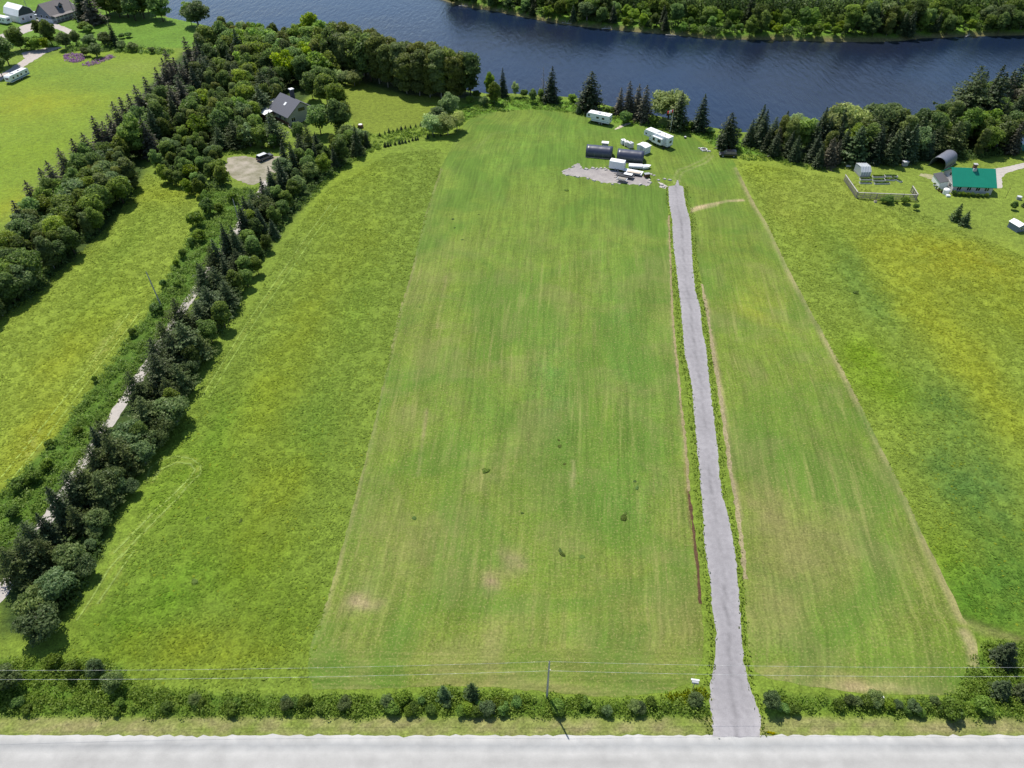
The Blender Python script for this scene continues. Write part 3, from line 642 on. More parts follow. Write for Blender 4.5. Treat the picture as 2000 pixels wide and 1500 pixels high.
base(1226,226,11.0,'brown_spruce','second spruce from the left in the bank row between the two campers')
base(1241,228,10.5,'brown_spruce','third spruce from the left in the bank row between the two campers')
base(1256,237,11.5,'brown_spruce','fourth spruce of the bank row, right in front of the round willow\'s left edge',1.05)
base(1222,240,4.2,'shrub','light green bush at the end of the plank path in front of the bank spruces',1.1)
base(1180,226,3.2,'shrub','low green bush right behind the rear end of the left camper',1.3)
base(1276,245,3.8,'maple','low dense green bush left of the dark spruce behind the right camper',1.3)
base(1304,236,10.5,'willow','big pale round-headed willow rising above the row of spruces by the water',1.35)
base(1323,253,11.5,'spruce','dark spruce in front of the round willow, just behind the flag',1.15)
base(1343,254,3.0,'shrub','low bush on the bank between the flag spruce and the lone bank spruce',1.2)
base(1366,256,11.5,'spruce','lone tall spruce on the bank right of the round willow',1.0)
base(1419,288,10.5,'broad_spruce','wide dark spruce standing behind the black parked car',1.1)
for i,(px,py,h) in enumerate([(1440,262,2),(1425,262,2),(1386,262,2.2),(1160,214,2.6),(1196,222,2.4),(1092,200,2.2),(918,200,2.4),(930,190,2.6)]):
    base(px,py,h,'shrub','low leafy shrub in the rough strip along the near river bank',1.2,'shrubs in the river bank strip')
# --- far left row
tops([(20,392,9),(47,352,10),(73,328,10),(88,314,10.5),(111,290,10.5),(137,271,10.5),(160,259,11),(178,227,12),(197,236,11),(209,222,11.5),(220,198,12.5),(233,190,12.5),(248,183,13),(262,165,13),(282,150,13),(302,132,13),(314,112,13.5),(321,97,14),(336,112,13),(352,120,13),(360,72,13.5),(376,84,13),(345,150,12),(330,165,12)],
     'brown_spruce','in the row along the left field edge','spruces along the left field edge',1.2)
fill([(0,628),(80,572),(130,512),(200,455),(218,428),(262,388),(272,350),(252,300),(215,300),(180,335),(140,365),(110,400),(75,445),(45,480),(0,535),(-60,600),(-60,680)],3.9,[('ash',4),('maple',4),('poplar',2.5),('alder',1),('lime',.4)],(6.5,9.3),'in the belt beside the far left field','belt beside the far left field',11,1.08,dense=.98)
fill([(250,345),(285,320),(320,290),(350,262),(390,215),(430,170),(470,140),(440,110),(400,140),(350,190),(300,240),(262,275),(232,300)],4.2,[('ash',3),('maple',3),('spruce',3),('larch',1.5),('poplar',2),('brown_spruce',1)],(8.5,12.5),'in the wood above the far left field','wood above the far left field',12)
fill([(310,300),(345,272),(400,282),(425,305),(438,335),(450,358),(436,380),(385,386),(335,366),(308,345)],3.3,[('maple',5),('ash',4),('alder',1.5),('lime',.6)],(4.5,6.5),'in the thicket left of the gravel parking lot','thicket left of the gravel parking lot',13,1.05)
yard = Gs([(512,232),(545,214),(580,192),(610,198),(640,222),(632,262),(600,292),(555,300),(520,290),(520,250)])
lot = Gs([(428,300),(475,297),(515,310),(560,300),(565,335),(520,358),(455,360)])
clr = Gs([(545,180),(570,166),(592,172),(592,195),(560,200)])
def okw(x, y):
    q = np.array([[x, y]]); return not (pip(q, yard)[0] or pip(q, lot)[0] or pip(q, clr)[0])
fill([(300,290),(330,262),(360,240),(400,190),(430,160),(480,150),(540,165),(580,180),(560,208),(530,225),(512,245),(512,290),(480,292),(440,298),(400,285),(350,275)],3.9,[('maple',4),('ash',4),('lime',1.2),('larch',1.6),('alder',1),('poplar',2.5)],(6.5,10.5),'in the wood left of the grey gabled house','wood left of the grey gabled house',14,1.0,ok=okw)
fill([(380,150),(420,100),(445,84),(500,88),(560,92),(600,100),(650,118),(690,140),(645,160),(600,178),(550,165),(480,152),(430,165)],4.3,[('maple',4),('ash',3),('lime',1.8),('willow',.4),('spruce',1),('poplar',4)],(8.5,13),'in the wood behind the gabled house','wood between the gabled house and the river',15,ok=okw)
fill([(655,142),(690,150),(720,160),(760,172),(790,184),(830,190),(872,196),(915,196),(928,184),(880,173),(820,164),(760,150),(720,136),(690,122),(650,115)],3.1,[('poplar',8),('ash',1.5)],(14,17),'in the stand by the oval lawn and river','tall stand between the oval lawn and the river',16,1.05)
tops([(447,38,9,'ash'),(470,40,9,'willow'),(597,22,13,'lime'),(618,38,11,'lime'),(575,45,11,'maple'),(500,44,9,'lime'),(530,55,9,'maple')],'maple','at the water edge behind the wood','water edge trees behind the wood')
for i,(px,py,h,wd) in enumerate([(693,168,5.6,1.2),(675,166,5.2,1.0),(660,163,5.6,.9),(646,160,5.6,.9),(632,158,5.2,.9),(703,164,4.6,.8)]):
    base(px,py,h,'willow','pale yellow-green bushy willow in the row at the left end of the oval lawn',wd*1.05,'pale willows at the left end of the oval lawn')
for i,(px,py,h,wd,lb,k) in enumerate([(845,263,6.5,1.0,'left pale willow bush of the clump at the right end of the oval lawn','willow'),(875,263,6.5,1.0,'front right pale willow bush of the clump at the right end of the oval lawn','willow'),
      (893,255,6.0,.9,'rightmost willow bush of the clump at the corner of the mown field','willow'),(877,232,8.5,.8,'tallest grey-green tree of the clump at the right end of the oval lawn','alder'),(858,248,6.5,.9,'middle grey-green bush of the clump at the right end of the oval lawn','alder'),(848,250,5,.8,'back left willow bush of the lawn end clump','willow')]):
    base(px,py,h*1.05,k,lb,wd*1.15)
# round the gabled house
for px,py,h,k,lb,wd in [(627,262,9.5,'maple','full green tree right in front of the gable house\'s right corner',1.05),(662,262,11,'ash','tall dark tree at the edge of the oval lawn, right of the gabled house',1.0),(672,250,9.0,'ash','dark tree overhanging the left edge of the oval lawn',1.1),
    (605,292,7.5,'larch','feathery tree in front of the lit gable wall',.8),(588,283,7.0,'maple','leafy tree just in front of the gable window',.75),(640,205,10.5,'ash','big dark tree behind the chimney of the gabled house',1.1),(612,195,9.5,'ash','dark broadleaf tree behind the ridge of the gabled house',1.0),
    (660,218,10,'maple','broadleaf tree between the chimney and the oval lawn',1.0),(625,180,9,'maple','green broadleaf tree far behind the chimney',.9),(648,185,9,'ash','dark tree left of the pale willows behind the house',.9),
    (541,282,9.5,'larch','drooping dark birch-like tree in front of the small annexe',1.0),(512,290,7.0,'maple','round-headed tree behind the parked van',1.0),(490,285,7,'alder','grey-green tree behind the gravel lot',1.0),(536,290,4.5,'lime','slim light tree next to the utility pole at the lot',.8)]:
    base(px,py,h*1.05,k,lb,wd*1.1)
for i,(px,py) in enumerate([(752,287),(758,286),(763,285),(772,283),(780,281),(786,280),(792,279),(799,277),(806,275),(812,274),(816,273),(836,270),(848,268),(861,266),(700,252),(742,266),(752,262),(760,259),(768,258),(776,256),(784,254),(792,252),(802,250),(812,248),(822,246)]):
    base(px,py,RT.uniform(1.1,1.7),'small_spruce','knee-high young conifer in the two planted rows below the oval lawn',.95,'young conifers planted below the oval lawn')
# lane-side belt: dark conifers by the lane, broadleaves on the field side
for px,py,h,k,lb,wd in [(699,303,9.0,'spruce','dark spruce at the field end of the tree belt, nearest the oval lawn',.95),(668,318,8.0,'ash','broad dark tree beside the last spruce of the belt',1.05),(717,287,5.0,'spruce','small dark spruce standing apart where the belt ends',.9),
    (606,345,6.8,'maple','round tree on the field edge below the gabled house',1.0),(636,340,6.6,'maple','rounded tree on the field edge right of its round twin',1.0),(590,310,7.5,'larch','blue-green pine with a brown core above the belt',.9),
    (577,340,9.2,'spruce','tall spruce at the right end of the gravel lot',.9),(560,332,8.5,'spruce','spruce close behind the tall spruce at the gravel lot',.9),(556,372,9.0,'spruce','tall spruce overlooking the gravel lot entrance',1.0),(535,380,8.0,'spruce','spruce on the lane bend below the parked van',.9),
    (520,398,7.5,'spruce','lowest spruce at the lane bend below the gravel lot',.9),(585,378,5.5,'alder','round grey-green bush on the field edge by the lane bend',1.0),(562,408,5.5,'maple','round green tree at the field edge below the lane bend',1.0)]:
    base(px,py,h,k,lb,wd)
def row(lst, where, grp):
    for px,py,h,k,wd in lst: base(px,py,h,k,DESC[k]+' '+where,wd,grp+', '+DESC[k])
row([(485,465,9.5,'spruce',.95),(470,508,9,'spruce',.9),(515,455,7,'spruce',.85),(540,440,5.5,'maple',1.),(555,425,5.5,'maple',1.),(500,500,5.5,'maple',1.1),(505,535,5,'ash',1.),(523,490,5,'ash',1.),(486,560,5,'maple',1.),(470,530,6,'larch',1.),(530,410,7,'larch',.9),(498,440,7,'larch',.9),
     (436,535,9,'spruce',.95),(409,577,8.5,'spruce',.9),(435,580,8,'larch',1.),(450,600,7,'larch',1.1),(465,570,6,'ash',1.),(420,620,8,'larch',1.2),(440,640,7,'ash',1.),(400,640,7,'larch',1.1)], 'in the upper half of the belt beside the gravel lane','upper half of the lane belt')
row([(375,703,9.5,'larch',1.15),(400,700,6.5,'larch',1.),(352,712,8,'larch',1.),(330,760,9,'larch',1.15),(362,765,7,'larch',1.),(380,730,4.2,'alder',1.),(340,785,6,'larch',1.),(345,825,6.5,'alder',1.1),(300,840,8,'larch',1.),(318,870,4,'alder',1.),(325,850,5,'alder',1.1)], 'in the middle of the belt beside the gravel lane','middle of the lane belt')
row([(242,915,8.5,'larch',1.),(226,885,8,'larch',1.),(262,925,6,'larch',1.),(285,905,5,'alder',1.),(262,962,3,'alder',1.),(185,970,7.5,'larch',1.05),(215,985,7,'larch',1.),(238,965,3.8,'alder',1.),(140,1020,8.5,'spruce',1.05),(165,1035,6,'larch',.9),(198,1030,4.2,'alder',1.05),(190,1050,2.6,'alder',1.)], 'in the lower half of the belt beside the gravel lane','lower half of the lane belt')
row([(84,1080,7.5,'larch',1.05),(50,1128,7.5,'larch',1.05),(105,1100,6,'larch',.8)], 'at the road end of the lane belt','road end of the lane belt')
base(183,1075,2.4,'alder','small pale bush at the top of the big grey-green thicket',1.0)
base(150,1110,5.2,'alder','upper bush of the big grey-green thicket at the lane mouth',1.0)
base(175,1120,4.0,'alder','right hand bush of the big grey-green thicket at the lane mouth',.95)
base(120,1165,5.4,'alder','middle bush of the big grey-green thicket at the lane mouth',1.1)
base(78,1200,5.2,'alder','left bush of the big grey-green thicket at the lane mouth',1.0)
base(95,1238,5.4,'alder','lowest and broadest bush of the grey-green thicket nearest the road',1.15)
fill([(500,420),(535,370),(565,335),(600,308),(640,292),(690,270),(712,285),(680,318),(630,352),(590,392),(560,430),(535,470),(500,520),(470,575),(440,600),(425,560),(455,500)],3.6,[('maple',3),('ash',3),('spruce',2.5),('alder',1)],(5,7),'in the belt by the lane bend','belt between the lane bend and the field',17)
row([(452,505,9,'spruce',.95),(428,540,8,'larch',.9),(410,580,8.5,'larch',.9),(362,650,8.5,'larch',.95),(338,690,8,'larch',.95),(318,728,8.5,'larch',.95),(282,790,8,'larch',.95),(212,900,8,'spruce',.95),(205,930,7.5,'larch',.95),(165,985,8,'larch',.95),(115,1062,7.5,'spruce',.95),(75,1110,7.5,'larch',.95),(488,440,8,'spruce',1.),(505,425,8,'larch',.9)], 'right at the edge of the gravel lane','trees right at the edge of the gravel lane')
row([(258,880,6.5,'alder',1.1),(225,960,6,'alder',1.0),(288,870,6,'ash',1.0),(385,720,6,'ash',1.),(415,670,6.5,'maple',1.),(345,800,5.5,'ash',1.),(300,880,4.5,'alder',1.)], 'on the field side of the lane belt','field side of the lane belt')
# scattered shrubs in the scrub left of the lane
for i,(px,py,h,wd) in enumerate([(387,440,4.5,1),(408,418,4.5,1),(405,395,3.4,.9),(360,503,2.6,.9),(346,520,2.0,.8),(392,470,3.4,1.0),(378,480,2.6,.9),(321,560,2.0,.9),(306,612,2.6,1.1),(188,745,1.6,.8),(40,955,2.6,1.1),(70,940,2.6,1.1),(30,1010,2.6,1.),(95,915,2.2,1),(430,415,3,1.),(455,395,3,1.),(350,560,2.0,1),(262,655,2.0,1),(155,850,2.0,1),(100,870,1.6,1)]):
    base(px,py,h,'shrub' ,'dark rounded shrub standing out of the light scrub left of the lane',wd*.9,'dark shrubs in the scrub left of the lane')
# roadside hedge bushes
base(869,1364,3.4,'cedar','left one of the two dark upright cedars in the roadside hedge',.85)
base(921,1362,3.8,'cedar','right one of the two dark upright cedars in the roadside hedge',.85)
base(791,1366,2.0,'shrub','grey-green bush in the roadside hedge left of the two cedars')
base(228,1345,3.8,'alder','dark round bush at the left hedge end nearest the mown corner',.75)
base(195,1318,3.3,'alder','smaller round bush touching the dark one at the left hedge end',.75)
base(18,1345,4.6,'alder','big dark bush at the left edge above the road',1.0)
base(150,1315,2.4,'shrub','round bush in the left roadside thicket beneath the wires',1.0)
base(110,1300,2.2,'shrub','low green bush at the top of the left roadside thicket',1.0)
base(1500,1380,3.4,'alder','round dark bush on the right side of the driveway mouth',.78)
base(1952,1290,4.4,'broad_spruce','wide dark pine at the right end above the roadside hedge',1.15)
base(1948,1355,3.4,'broad_spruce','lower dark pine beside the right picture edge hedge',1.2)
base(1992,1360,3.8,'broad_spruce','dark pine at the far right corner of the hedge',1.1)
base(1856,1395,2.6,'shrub','dark leafy bush in the right hedge near the pale strip',1.1)
base(1912,1385,2.2,'shrub','rounded bush at the right hedge end under the pines',1.1)
r = np.random.RandomState(9)
for i in range(20):
    x0 = [(-20,1380),(1510,1900)][r.rand() < .3]; px = r.uniform(*x0); py = r.uniform(1368,1394)
    base(px,py,r.uniform(1.4,2.1),'alder','grey-green tipped bush in the hedge between the field and the pale road',r.uniform(.9,1.3),'grey-green bushes in the roadside hedge')
for i in range(46):
    x0 = [(-20,1380),(1510,1900)][r.rand() < .3]; px = r.uniform(*x0); py = r.uniform(1372,1394)
    base(px,py,r.uniform(1.1,1.7),'shrub','knee-high bush in the hedge between the field and the pale road',r.uniform(.9,1.2),'low bushes in the roadside hedge')
# far left, round the farm
for px,py,h,k,lb,wd in [(18,128,9,'ash','big dark tree at the left edge above the field trailer',1.15),(5,150,7,'ash','dark tree at the left edge closest to the field trailer',1.),(42,98,7.5,'maple','dark round tree left of the light bushes by the farm drive',1.),(25,85,5,'maple','green tree between the farm yard and the farm drive',1.),
    (103,90,8.5,'ash','tallest dark tree in the island between the farm drives',.85),(80,72,6,'ash','dark tree below the pale cars at the farmhouse',.9),(75,98,4.5,'lime','light green bush in the island between the farm drives',1.2),(62,97,4,'lime','second light green bush in the island between the farm drives',1.1),(92,98,4,'lime','right hand light bush of the island between the farm drives',.9),
    (130,96,5.5,'alder','grey-green bush where the farm drive divides',.8),(150,88,5,'alder','bush on the right of the farm drive',.7),(178,93,4.5,'alder','dark bush above the purple flower patch',1.),(212,92,5,'alder','wide grey bush left of the narrow dark conifer',1.),(228,92,9,'spruce','narrow dark conifer above the purple flowers',.7),(240,97,3,'alder','low grey bush above the purple flowers, right side',1.),(262,100,3,'alder','rightmost low grey bush above the field',1.1),
    (190,112,4.5,'alder','dark bush growing in the middle of the purple flowers',1.0),(170,110,3,'alder','small bush at the left of the one in the flowers',1.),(165,60,3.5,'shrub','small shrub by the leaning pole at the farmhouse',1.2),(175,64,3.0,'shrub','low shrub right of the farmhouse lawn',1.1),(238,75,2.0,'shrub','dark round garden bush on the farm lawn, left of the pair',1.2),(253,73,2.2,'shrub','dark round garden bush on the farm lawn, right of the pair',1.2),
    (187,46,13,'brown_spruce','brown tall spruce right of the farmhouse',1.2),(168,38,12,'spruce','dark spruce beside the farmhouse gable end',1.2),(165,16,12,'ash','dark tree right behind the farmhouse',1.),(215,28,6,'alder','low bush under the riverside trees at the farm',1.),
    (388,52,9,'alder','grey-green round tree at the water edge, top left',1.0),(375,50,8,'maple','green tree left of the round one at the water edge',.8)]:
    base(px,py,h*(1.25 if k in ('ash','maple','alder','lime') else 1.1),k,lb,wd*1.15)
fill([(205,40),(260,43),(330,44),(362,42),(345,32),(300,25),(250,20),(205,24)],5.5,[('ash',5),('maple',2)],(12,15),'in the dark clump by the river, top left','dark clump by the river, top left',18,1.1)
fill([(60,-14),(150,-12),(230,5),(260,-12),(240,-24),(150,-30),(60,-30)],6,[('ash',5),('maple',2)],(9,12),'behind the farmhouse at the top edge','trees behind the farmhouse',19)
fill([(280,95),(300,92),(330,96),(350,104),(300,106),(275,104)],4,[('shrub',3),('alder',2)],(2.6,3.6),'on the farm lawn edge','bushes between farm lawn and upper left field',20)
# right-hand wood
fill([(1840,252),(1900,228),(1960,208),(2040,178),(2120,160),(2120,215),(2040,235),(1960,255),(1880,272)],5.2,[('spruce',4),('brown_spruce',4),('larch',3),('dead_tree',.5)],(14,18),'in the tall dark right corner wood','tall dark right corner wood',24,1.0)
fill([(1480,296),(1500,306),(1530,314),(1560,322),(1600,327),(1640,327),(1640,317),(1600,314),(1540,304),(1500,292)],3.3,[('spruce',7),('brown_spruce',1),('maple',1)],(6.5,9.0),'in the front row of the right-hand wood','front row of the right-hand wood',21,1.05)
fill([(1640,322),(1700,320),(1750,320),(1800,316),(1820,312),(1800,304),(1740,307),(1640,311)],3.4,[('spruce',6),('brown_spruce',1),('cedar',2),('maple',1)],(8,11),'behind the vegetable garden at the wood edge','wood edge behind the vegetable garden',22,1.05)
fill([(1462,285),(1500,278),(1560,277),(1620,277),(1700,276),(1760,268),(1830,250),(1900,225),(1960,205),(2040,170),(2120,160),(2120,290),(2040,292),(2000,296),(1940,306),(1890,308),(1830,302),(1760,305),(1700,308),(1620,311),(1540,302),(1490,292)],4.0,[('maple',3),('ash',2.5),('spruce',3),('brown_spruce',2),('alder',1),('lime',.8),('cedar',1.5),('larch',2.5),('poplar',3)],(8,12),'in the right-hand wood by the river','right-hand wood by the river',23,1.0)
tops([(1493,204,10,'spruce'),(1472,232,8,'spruce'),(1540,216,9,'spruce'),(1557,219,7,'willow')],'spruce','at the left tip of the right-hand wood','left tip of the right-hand wood')
tops([(1650,200,12),(1675,196,12.5)],'willow','rising palest over the right-hand wood','pale willows over the right-hand wood')
tops([(1738,190,13),(1754,192,12.5)],'alder','on the skyline of the right-hand wood beside the willow','skyline bushes of the right-hand wood')
tops([(1930,146,14)],'dead_tree','standing grey above the right-hand wood')
# right yard
base(1865,430,4.6,'small_spruce','upper left one of two young spruces on the right lawn',1.0)
base(1881,439,4.0,'small_spruce','lower right one of two young spruces on the right lawn',1.0)
base(1787,410,2.0,'shrub','small dark bush just outside the lower right fence corner',.8)
base(1735,397,2.2,'shrub','widest dark bush along the front of the garden fence',1.3)
base(1724,396,1.6,'shrub','small bush left against the widest one at the garden fence',1.)
base(1767,398,2.2,'shrub','bush at the garden fence near its right corner',1.1)
base(1750,397,1.0,'shrub','tiny bush between the two larger ones at the garden fence',1.)
base(1977,409,2.6,'shrub','spindly sapling on the right lawn below the barrel',.7)
base(2000,404,2.4,'cedar','small dark conifer at the right picture edge',1.)
for i,(px,py) in enumerate([(1862,381),(1871,382),(1880,383),(1889,384),(1898,384),(1908,385),(1917,385),(1926,385)]):
    base(px,py,RT.uniform(1.1,1.7),'shrub','leafy bush in the bed along the green-roofed house wall',.9,'bushes along the green-roofed house wall')
# far bank
farp = []
for px, py in RIVER_F[1:16]: farp.append(G(px, py, WZ)[:2])
farp = np.array(farp[::-1]); back = farp+np.array([0, 30.0])
def okfar(x, y): return True
front = np.vstack([farp+np.array([0,2.2]), (farp+np.array([0,15.0]))[::-1]])
def fx(px): return G(px, 60)[0]
rfar = np.random.RandomState(31); pts = []; mass = []
xs_ = np.sort(farp[:,0]); ys_ = farp[np.argsort(farp[:,0]),1]
for gyy in range(9):
    for gxx in np.arange(farp[:,0].min()-4, farp[:,0].max()+4, 5.6):
        x = gxx+(gyy % 2)*2.8+rfar.uniform(-1.8, 1.8); y = np.interp(x, xs_, ys_)+2.6+gyy*4.8+rfar.uniform(-1.5, 1.5); pts.append((x, y, gyy))
for x, y, ry in pts:
    u = 1000+F*x/(y*CP+H*SP)
    bright = (1330 < u < 1450) or (1500 < u < 1650) or (1200 < u < 1260) or (1850 < u < 1900)
    if bright: kinds = [('lime',6),('maple',1.5),('shrub',1.2)]; hr = (3.2,6)
    elif u < 1330: kinds = [('spruce',4),('ash',4),('maple',3),('alder',1),('lime',.5)]; hr = (8,13)
    else: kinds = [('ash',4),('maple',4),('spruce',3),('alder',1.5),('poplar',.6),('lime',.5)]; hr = (9,14)
    if ry >= 2 and bright: kinds = [('lime',3),('maple',3)]; hr = (6,9)
    ks = [k for k, _ in kinds]; ws = np.array([w_ for _, w_ in kinds], float); k = ks[rfar.choice(len(ks), p=ws/ws.sum())]
    h = rfar.uniform(*hr)*(1 if ry or bright else .7)
    if k == 'shrub': h = rfar.uniform(2, 3.4)
    if ry < 3: plant(k, x, y, h, DESC[k]+' on the far bank of the river', 'far bank of the river, '+DESC[k], rfar.uniform(.9, 1.2))
    else: mass.append((x, y, h+3.0, rfar.rand()))
for i in range(160):
    x = rfar.uniform(farp[:,0].min(), farp[:,0].max()); y = np.interp(x, xs_, ys_)+rfar.uniform(1.2, 4.5); mass.append((x, y, rfar.uniform(1.2,2.4), rfar.rand()))
parts = []
for x, y, h, tn in mass:
    n = 330 if h > 3 else 70; d = sph(rfar, n); R_ = h*rfar.uniform(.36,.52) if h > 3 else h*.8
    bl = rfar.randint(0, 7, n); off = sph(np.random.RandomState(int(tn*1e6)), 7)*R_*.5
    q = off[bl]+d*R_*.55; q[:,2] = np.clip(q[:,2]*1.3+h*.58, .1, h*1.05)
    parts.append((cards(q+np.array([x,y,0]), d+np.array([0,0,.3])+rfar.randn(n,3)*.5, (.5 if h > 3 else .3)*rfar.uniform(.6,1.3,n), .7, rfar), np.clip(.75*tn*tn+.35*rfar.rand(n),0,1)))
tag(link('far_woods', card_mesh('far_woods', parts, leafmat('leaf_far_woods', (.030,.062,.014), (.15,.22,.04), objvar=0))), 'dense woods behind the first trees of the far river bank, with low growth at the shore', 'woods', kind='stuff')

# --- low vegetation nobody could count
def mounds(name, label, polys, spacing, rad, hgt, per, cs, mat, seed, thin=1.0):
    r = np.random.RandomState(seed); parts = []
    for poly in polys:
        P = Gs(poly); lo = P.min(0); hi = P.max(0); area = (hi-lo).prod(); n = int(area/spacing**2)
        q = lo+r.rand(n, 2)*(hi-lo); q = q[pip(q, P)]; q = q[r.rand(len(q)) < thin]
        for x, y in q:
            R_ = r.uniform(*rad); Hh = r.uniform(*hgt); k = int(per*R_**1.5)+6; d = sph(r, k); d[:,2] = np.abs(d[:,2]); z0 = 0 if y < 120 else gz1(x, y)
            c = np.array([x, y, z0])+d*np.array([R_, R_, Hh])*r.uniform(.6, 1.05, k)[:,None]
            tone = r.uniform(0, .5); parts.append((cards(c, d+r.randn(k,3)*.6, cs*r.uniform(.6,1.4,k), .65, r), np.clip(tone+.5*r.rand(k), 0, 1)))
    return tag(link(name, card_mesh(name, parts, mat)), label, 'undergrowth', kind='stuff')
UG = leafmat('leaf_undergrowth', (.085,.165,.018), (.230,.340,.060), objvar=0)
UG2 = leafmat('leaf_bank_herbs', (.085,.165,.015), (.20,.30,.035), objvar=0)
mounds('roadside_thicket','tangled green hedge growth between the field and the pale road',[HEDGE_L,HEDGE_R],.62,(.4,1.1),(.3,1.15),54,.13,UG,3)
mounds('lane_scrub','light green scrub covering the strip left of the gravel lane',[SCRUB],.95,(.5,1.2),(.4,1.2),34,.17,UG,4)
mounds('bank_herbs','tall yellow-green herbs along the near river bank',[BANKV],1.2,(.5,1.1),(.4,1.0),26,.20,UG2,5)
mounds('wood_edge_herbs','bright green herbs at the foot of the right-hand wood',[[(1440,305),(1500,303),(1530,311),(1560,320),(1640,330),(1600,333),(1540,325),(1490,315),(1450,312)],[(705,262),(740,264),(790,255),(840,244),(845,262),(790,274),(745,290),(720,300),(690,318),(640,358),(600,400),(590,398),(640,345),(690,308)],[(420,300),(460,294),(510,298),(505,306),(470,300),(430,304)]],1.1,(.4,.9),(.3,.9),26,.2,UG2,6)
PINK = leafmat('lupin_purple', (.20,.10,.22), (.36,.18,.40), objvar=0)
BELT1=[(0,622),(80,566),(130,507),(200,450),(216,424),(260,384),(270,350),(250,300),(230,300),(235,320),(190,380),(140,430),(75,495),(0,560)]
LB=[(700,300),(650,340),(600,390),(560,430),(540,462),(488,540),(468,585),(440,640),(398,690),(385,730),(355,785),(298,850),(275,915),(235,965),(195,1070),(150,1170),(90,1235),(60,1215),(90,1120),(150,1020),(220,900),(300,780),(360,690),(420,600),(470,510),(520,420),(570,350),(640,300)]
WLOT=[(308,300),(345,272),(400,282),(425,305),(438,335),(447,356),(434,376),(385,382),(337,362),(310,343)]
mounds('woodland_undergrowth','dark green undergrowth filling the gaps beneath the tree belts',[BELT1,LB,WLOT,[(1470,292),(1500,302),(1560,318),(1640,324),(1700,318),(1800,312),(1870,312),(1990,300),(1990,286),(1870,300),(1700,306),(1560,304),(1480,284)]],1.5,(.9,1.7),(.8,2.0),30,.26,leafmat('leaf_woodland', (.045,.090,.014), (.13,.20,.034), objvar=0),15)
mounds('farm_scrub','light green scrub between the farm drives and the lawn',[[(60,80),(100,68),(120,75),(135,85),(120,92),(95,93),(60,98),(45,98)],[(130,88),(150,85),(180,85),(215,88),(255,92),(300,95),(345,100),(330,108),(260,104),(200,101),(150,104),(125,102)]],1.3,(.6,1.3),(.5,1.5),24,.25,UG,14)
mounds('purple_flowers','patch of purple flowers in the upper left field',[[(123,110),(133,105),(150,105),(165,108),(165,117),(155,122),(140,123),(126,118)],[(166,124),(185,120),(205,112),(222,107),(224,112),(208,119),(190,126),(172,130),(163,128)]],.75,(.4,.8),(.4,.8),14,.2,PINK,7)
# driveway weeds and field-edge grass
def tufts(name, label, gen, n, hr, wr, mat, seed, cat='grass'):
    r = np.random.RandomState(seed); P = gen(r, n); k = len(P); hh = r.uniform(hr[0], hr[1], k); ww = r.uniform(wr[0], wr[1], k)
    a = r.rand(k)*6.28; la = r.rand(k)*6.28; ls = hh*r.uniform(.2, .8, k)
    b = np.stack([np.cos(a)*ww, np.sin(a)*ww, np.zeros(k)], 1); c = np.column_stack([P, np.full(k, -.02)])
    tip = c+np.stack([np.cos(la)*ls, np.sin(la)*ls, hh], 1)
    V = np.stack([c-b, c+b, tip+b*.5, tip-b*.5], 1).reshape(-1,3)
    me = np_mesh(name, V, np.arange(k*4).reshape(k,4), False, {'lv': ('FACE','FLOAT', r.rand(k))}); me.materials.append(mat)
    return tag(link(name, me), label, cat, kind='stuff')
def along(lines_, width):
    segs = [Gs(l) for l in lines_]
    def g(r, n):
        out = []; Ls = [np.linalg.norm(np.diff(s, axis=0), axis=1).sum() for s in segs]; T = sum(Ls)
        for s, L in zip(segs, Ls):
            d = np.concatenate([[0], np.cumsum(np.linalg.norm(np.diff(s, axis=0), axis=1))]); t = r.rand(int(n*L/T))*L
            x = np.interp(t, d, s[:,0]); y = np.interp(t, d, s[:,1]); out.append(np.stack([x+r.randn(len(t))*width, y+r.randn(len(t))*width*.5], 1))
        return np.concatenate(out)
    return g
GR = leafmat('grass_blades', (.07,.14,.014), (.20,.27,.04), objvar=0, trans=.35)
GRY = leafmat('grass_blades_yellow', (.15,.22,.014), (.25,.31,.024), objvar=0, trans=.3)
mid = lambda A, B, f: [(a[0]+(b[0]-a[0])*f, a[1]) for a, b in zip(A, B)]
tufts('driveway_weeds','strip of weeds along both edges of the gravel driveway',along([[(p[0]-3,p[1]) for p in DRV_L],[(p[0]-9,p[1]) for p in DRV_L[4:]],[(p[0]+3,p[1]) for p in DRV_R],[(p[0]+8,p[1]) for p in DRV_R]],.22),4200,(.08,.32),(.05,.15),GR,8,'weeds')
tufts('yellow_weeds','yellow flowering weeds beside the driveway mouth',along([[(1300,1362),(1330,1358),(1360,1352),(1375,1350)],[(1320,1372),(1360,1362),(1380,1362)],],.5),420,(.2,.5),(.06,.14),GRY,9,'weeds')
tufts('yellow_flower_patch','small yellow flower patch where the driveway meets the road',along([[(1500,1431),(1514,1433)]],.10),140,(.1,.25),(.05,.1),leafmat('flower_yellow',(.42,.45,.01),(.52,.54,.02),objvar=0),10,'flowers')
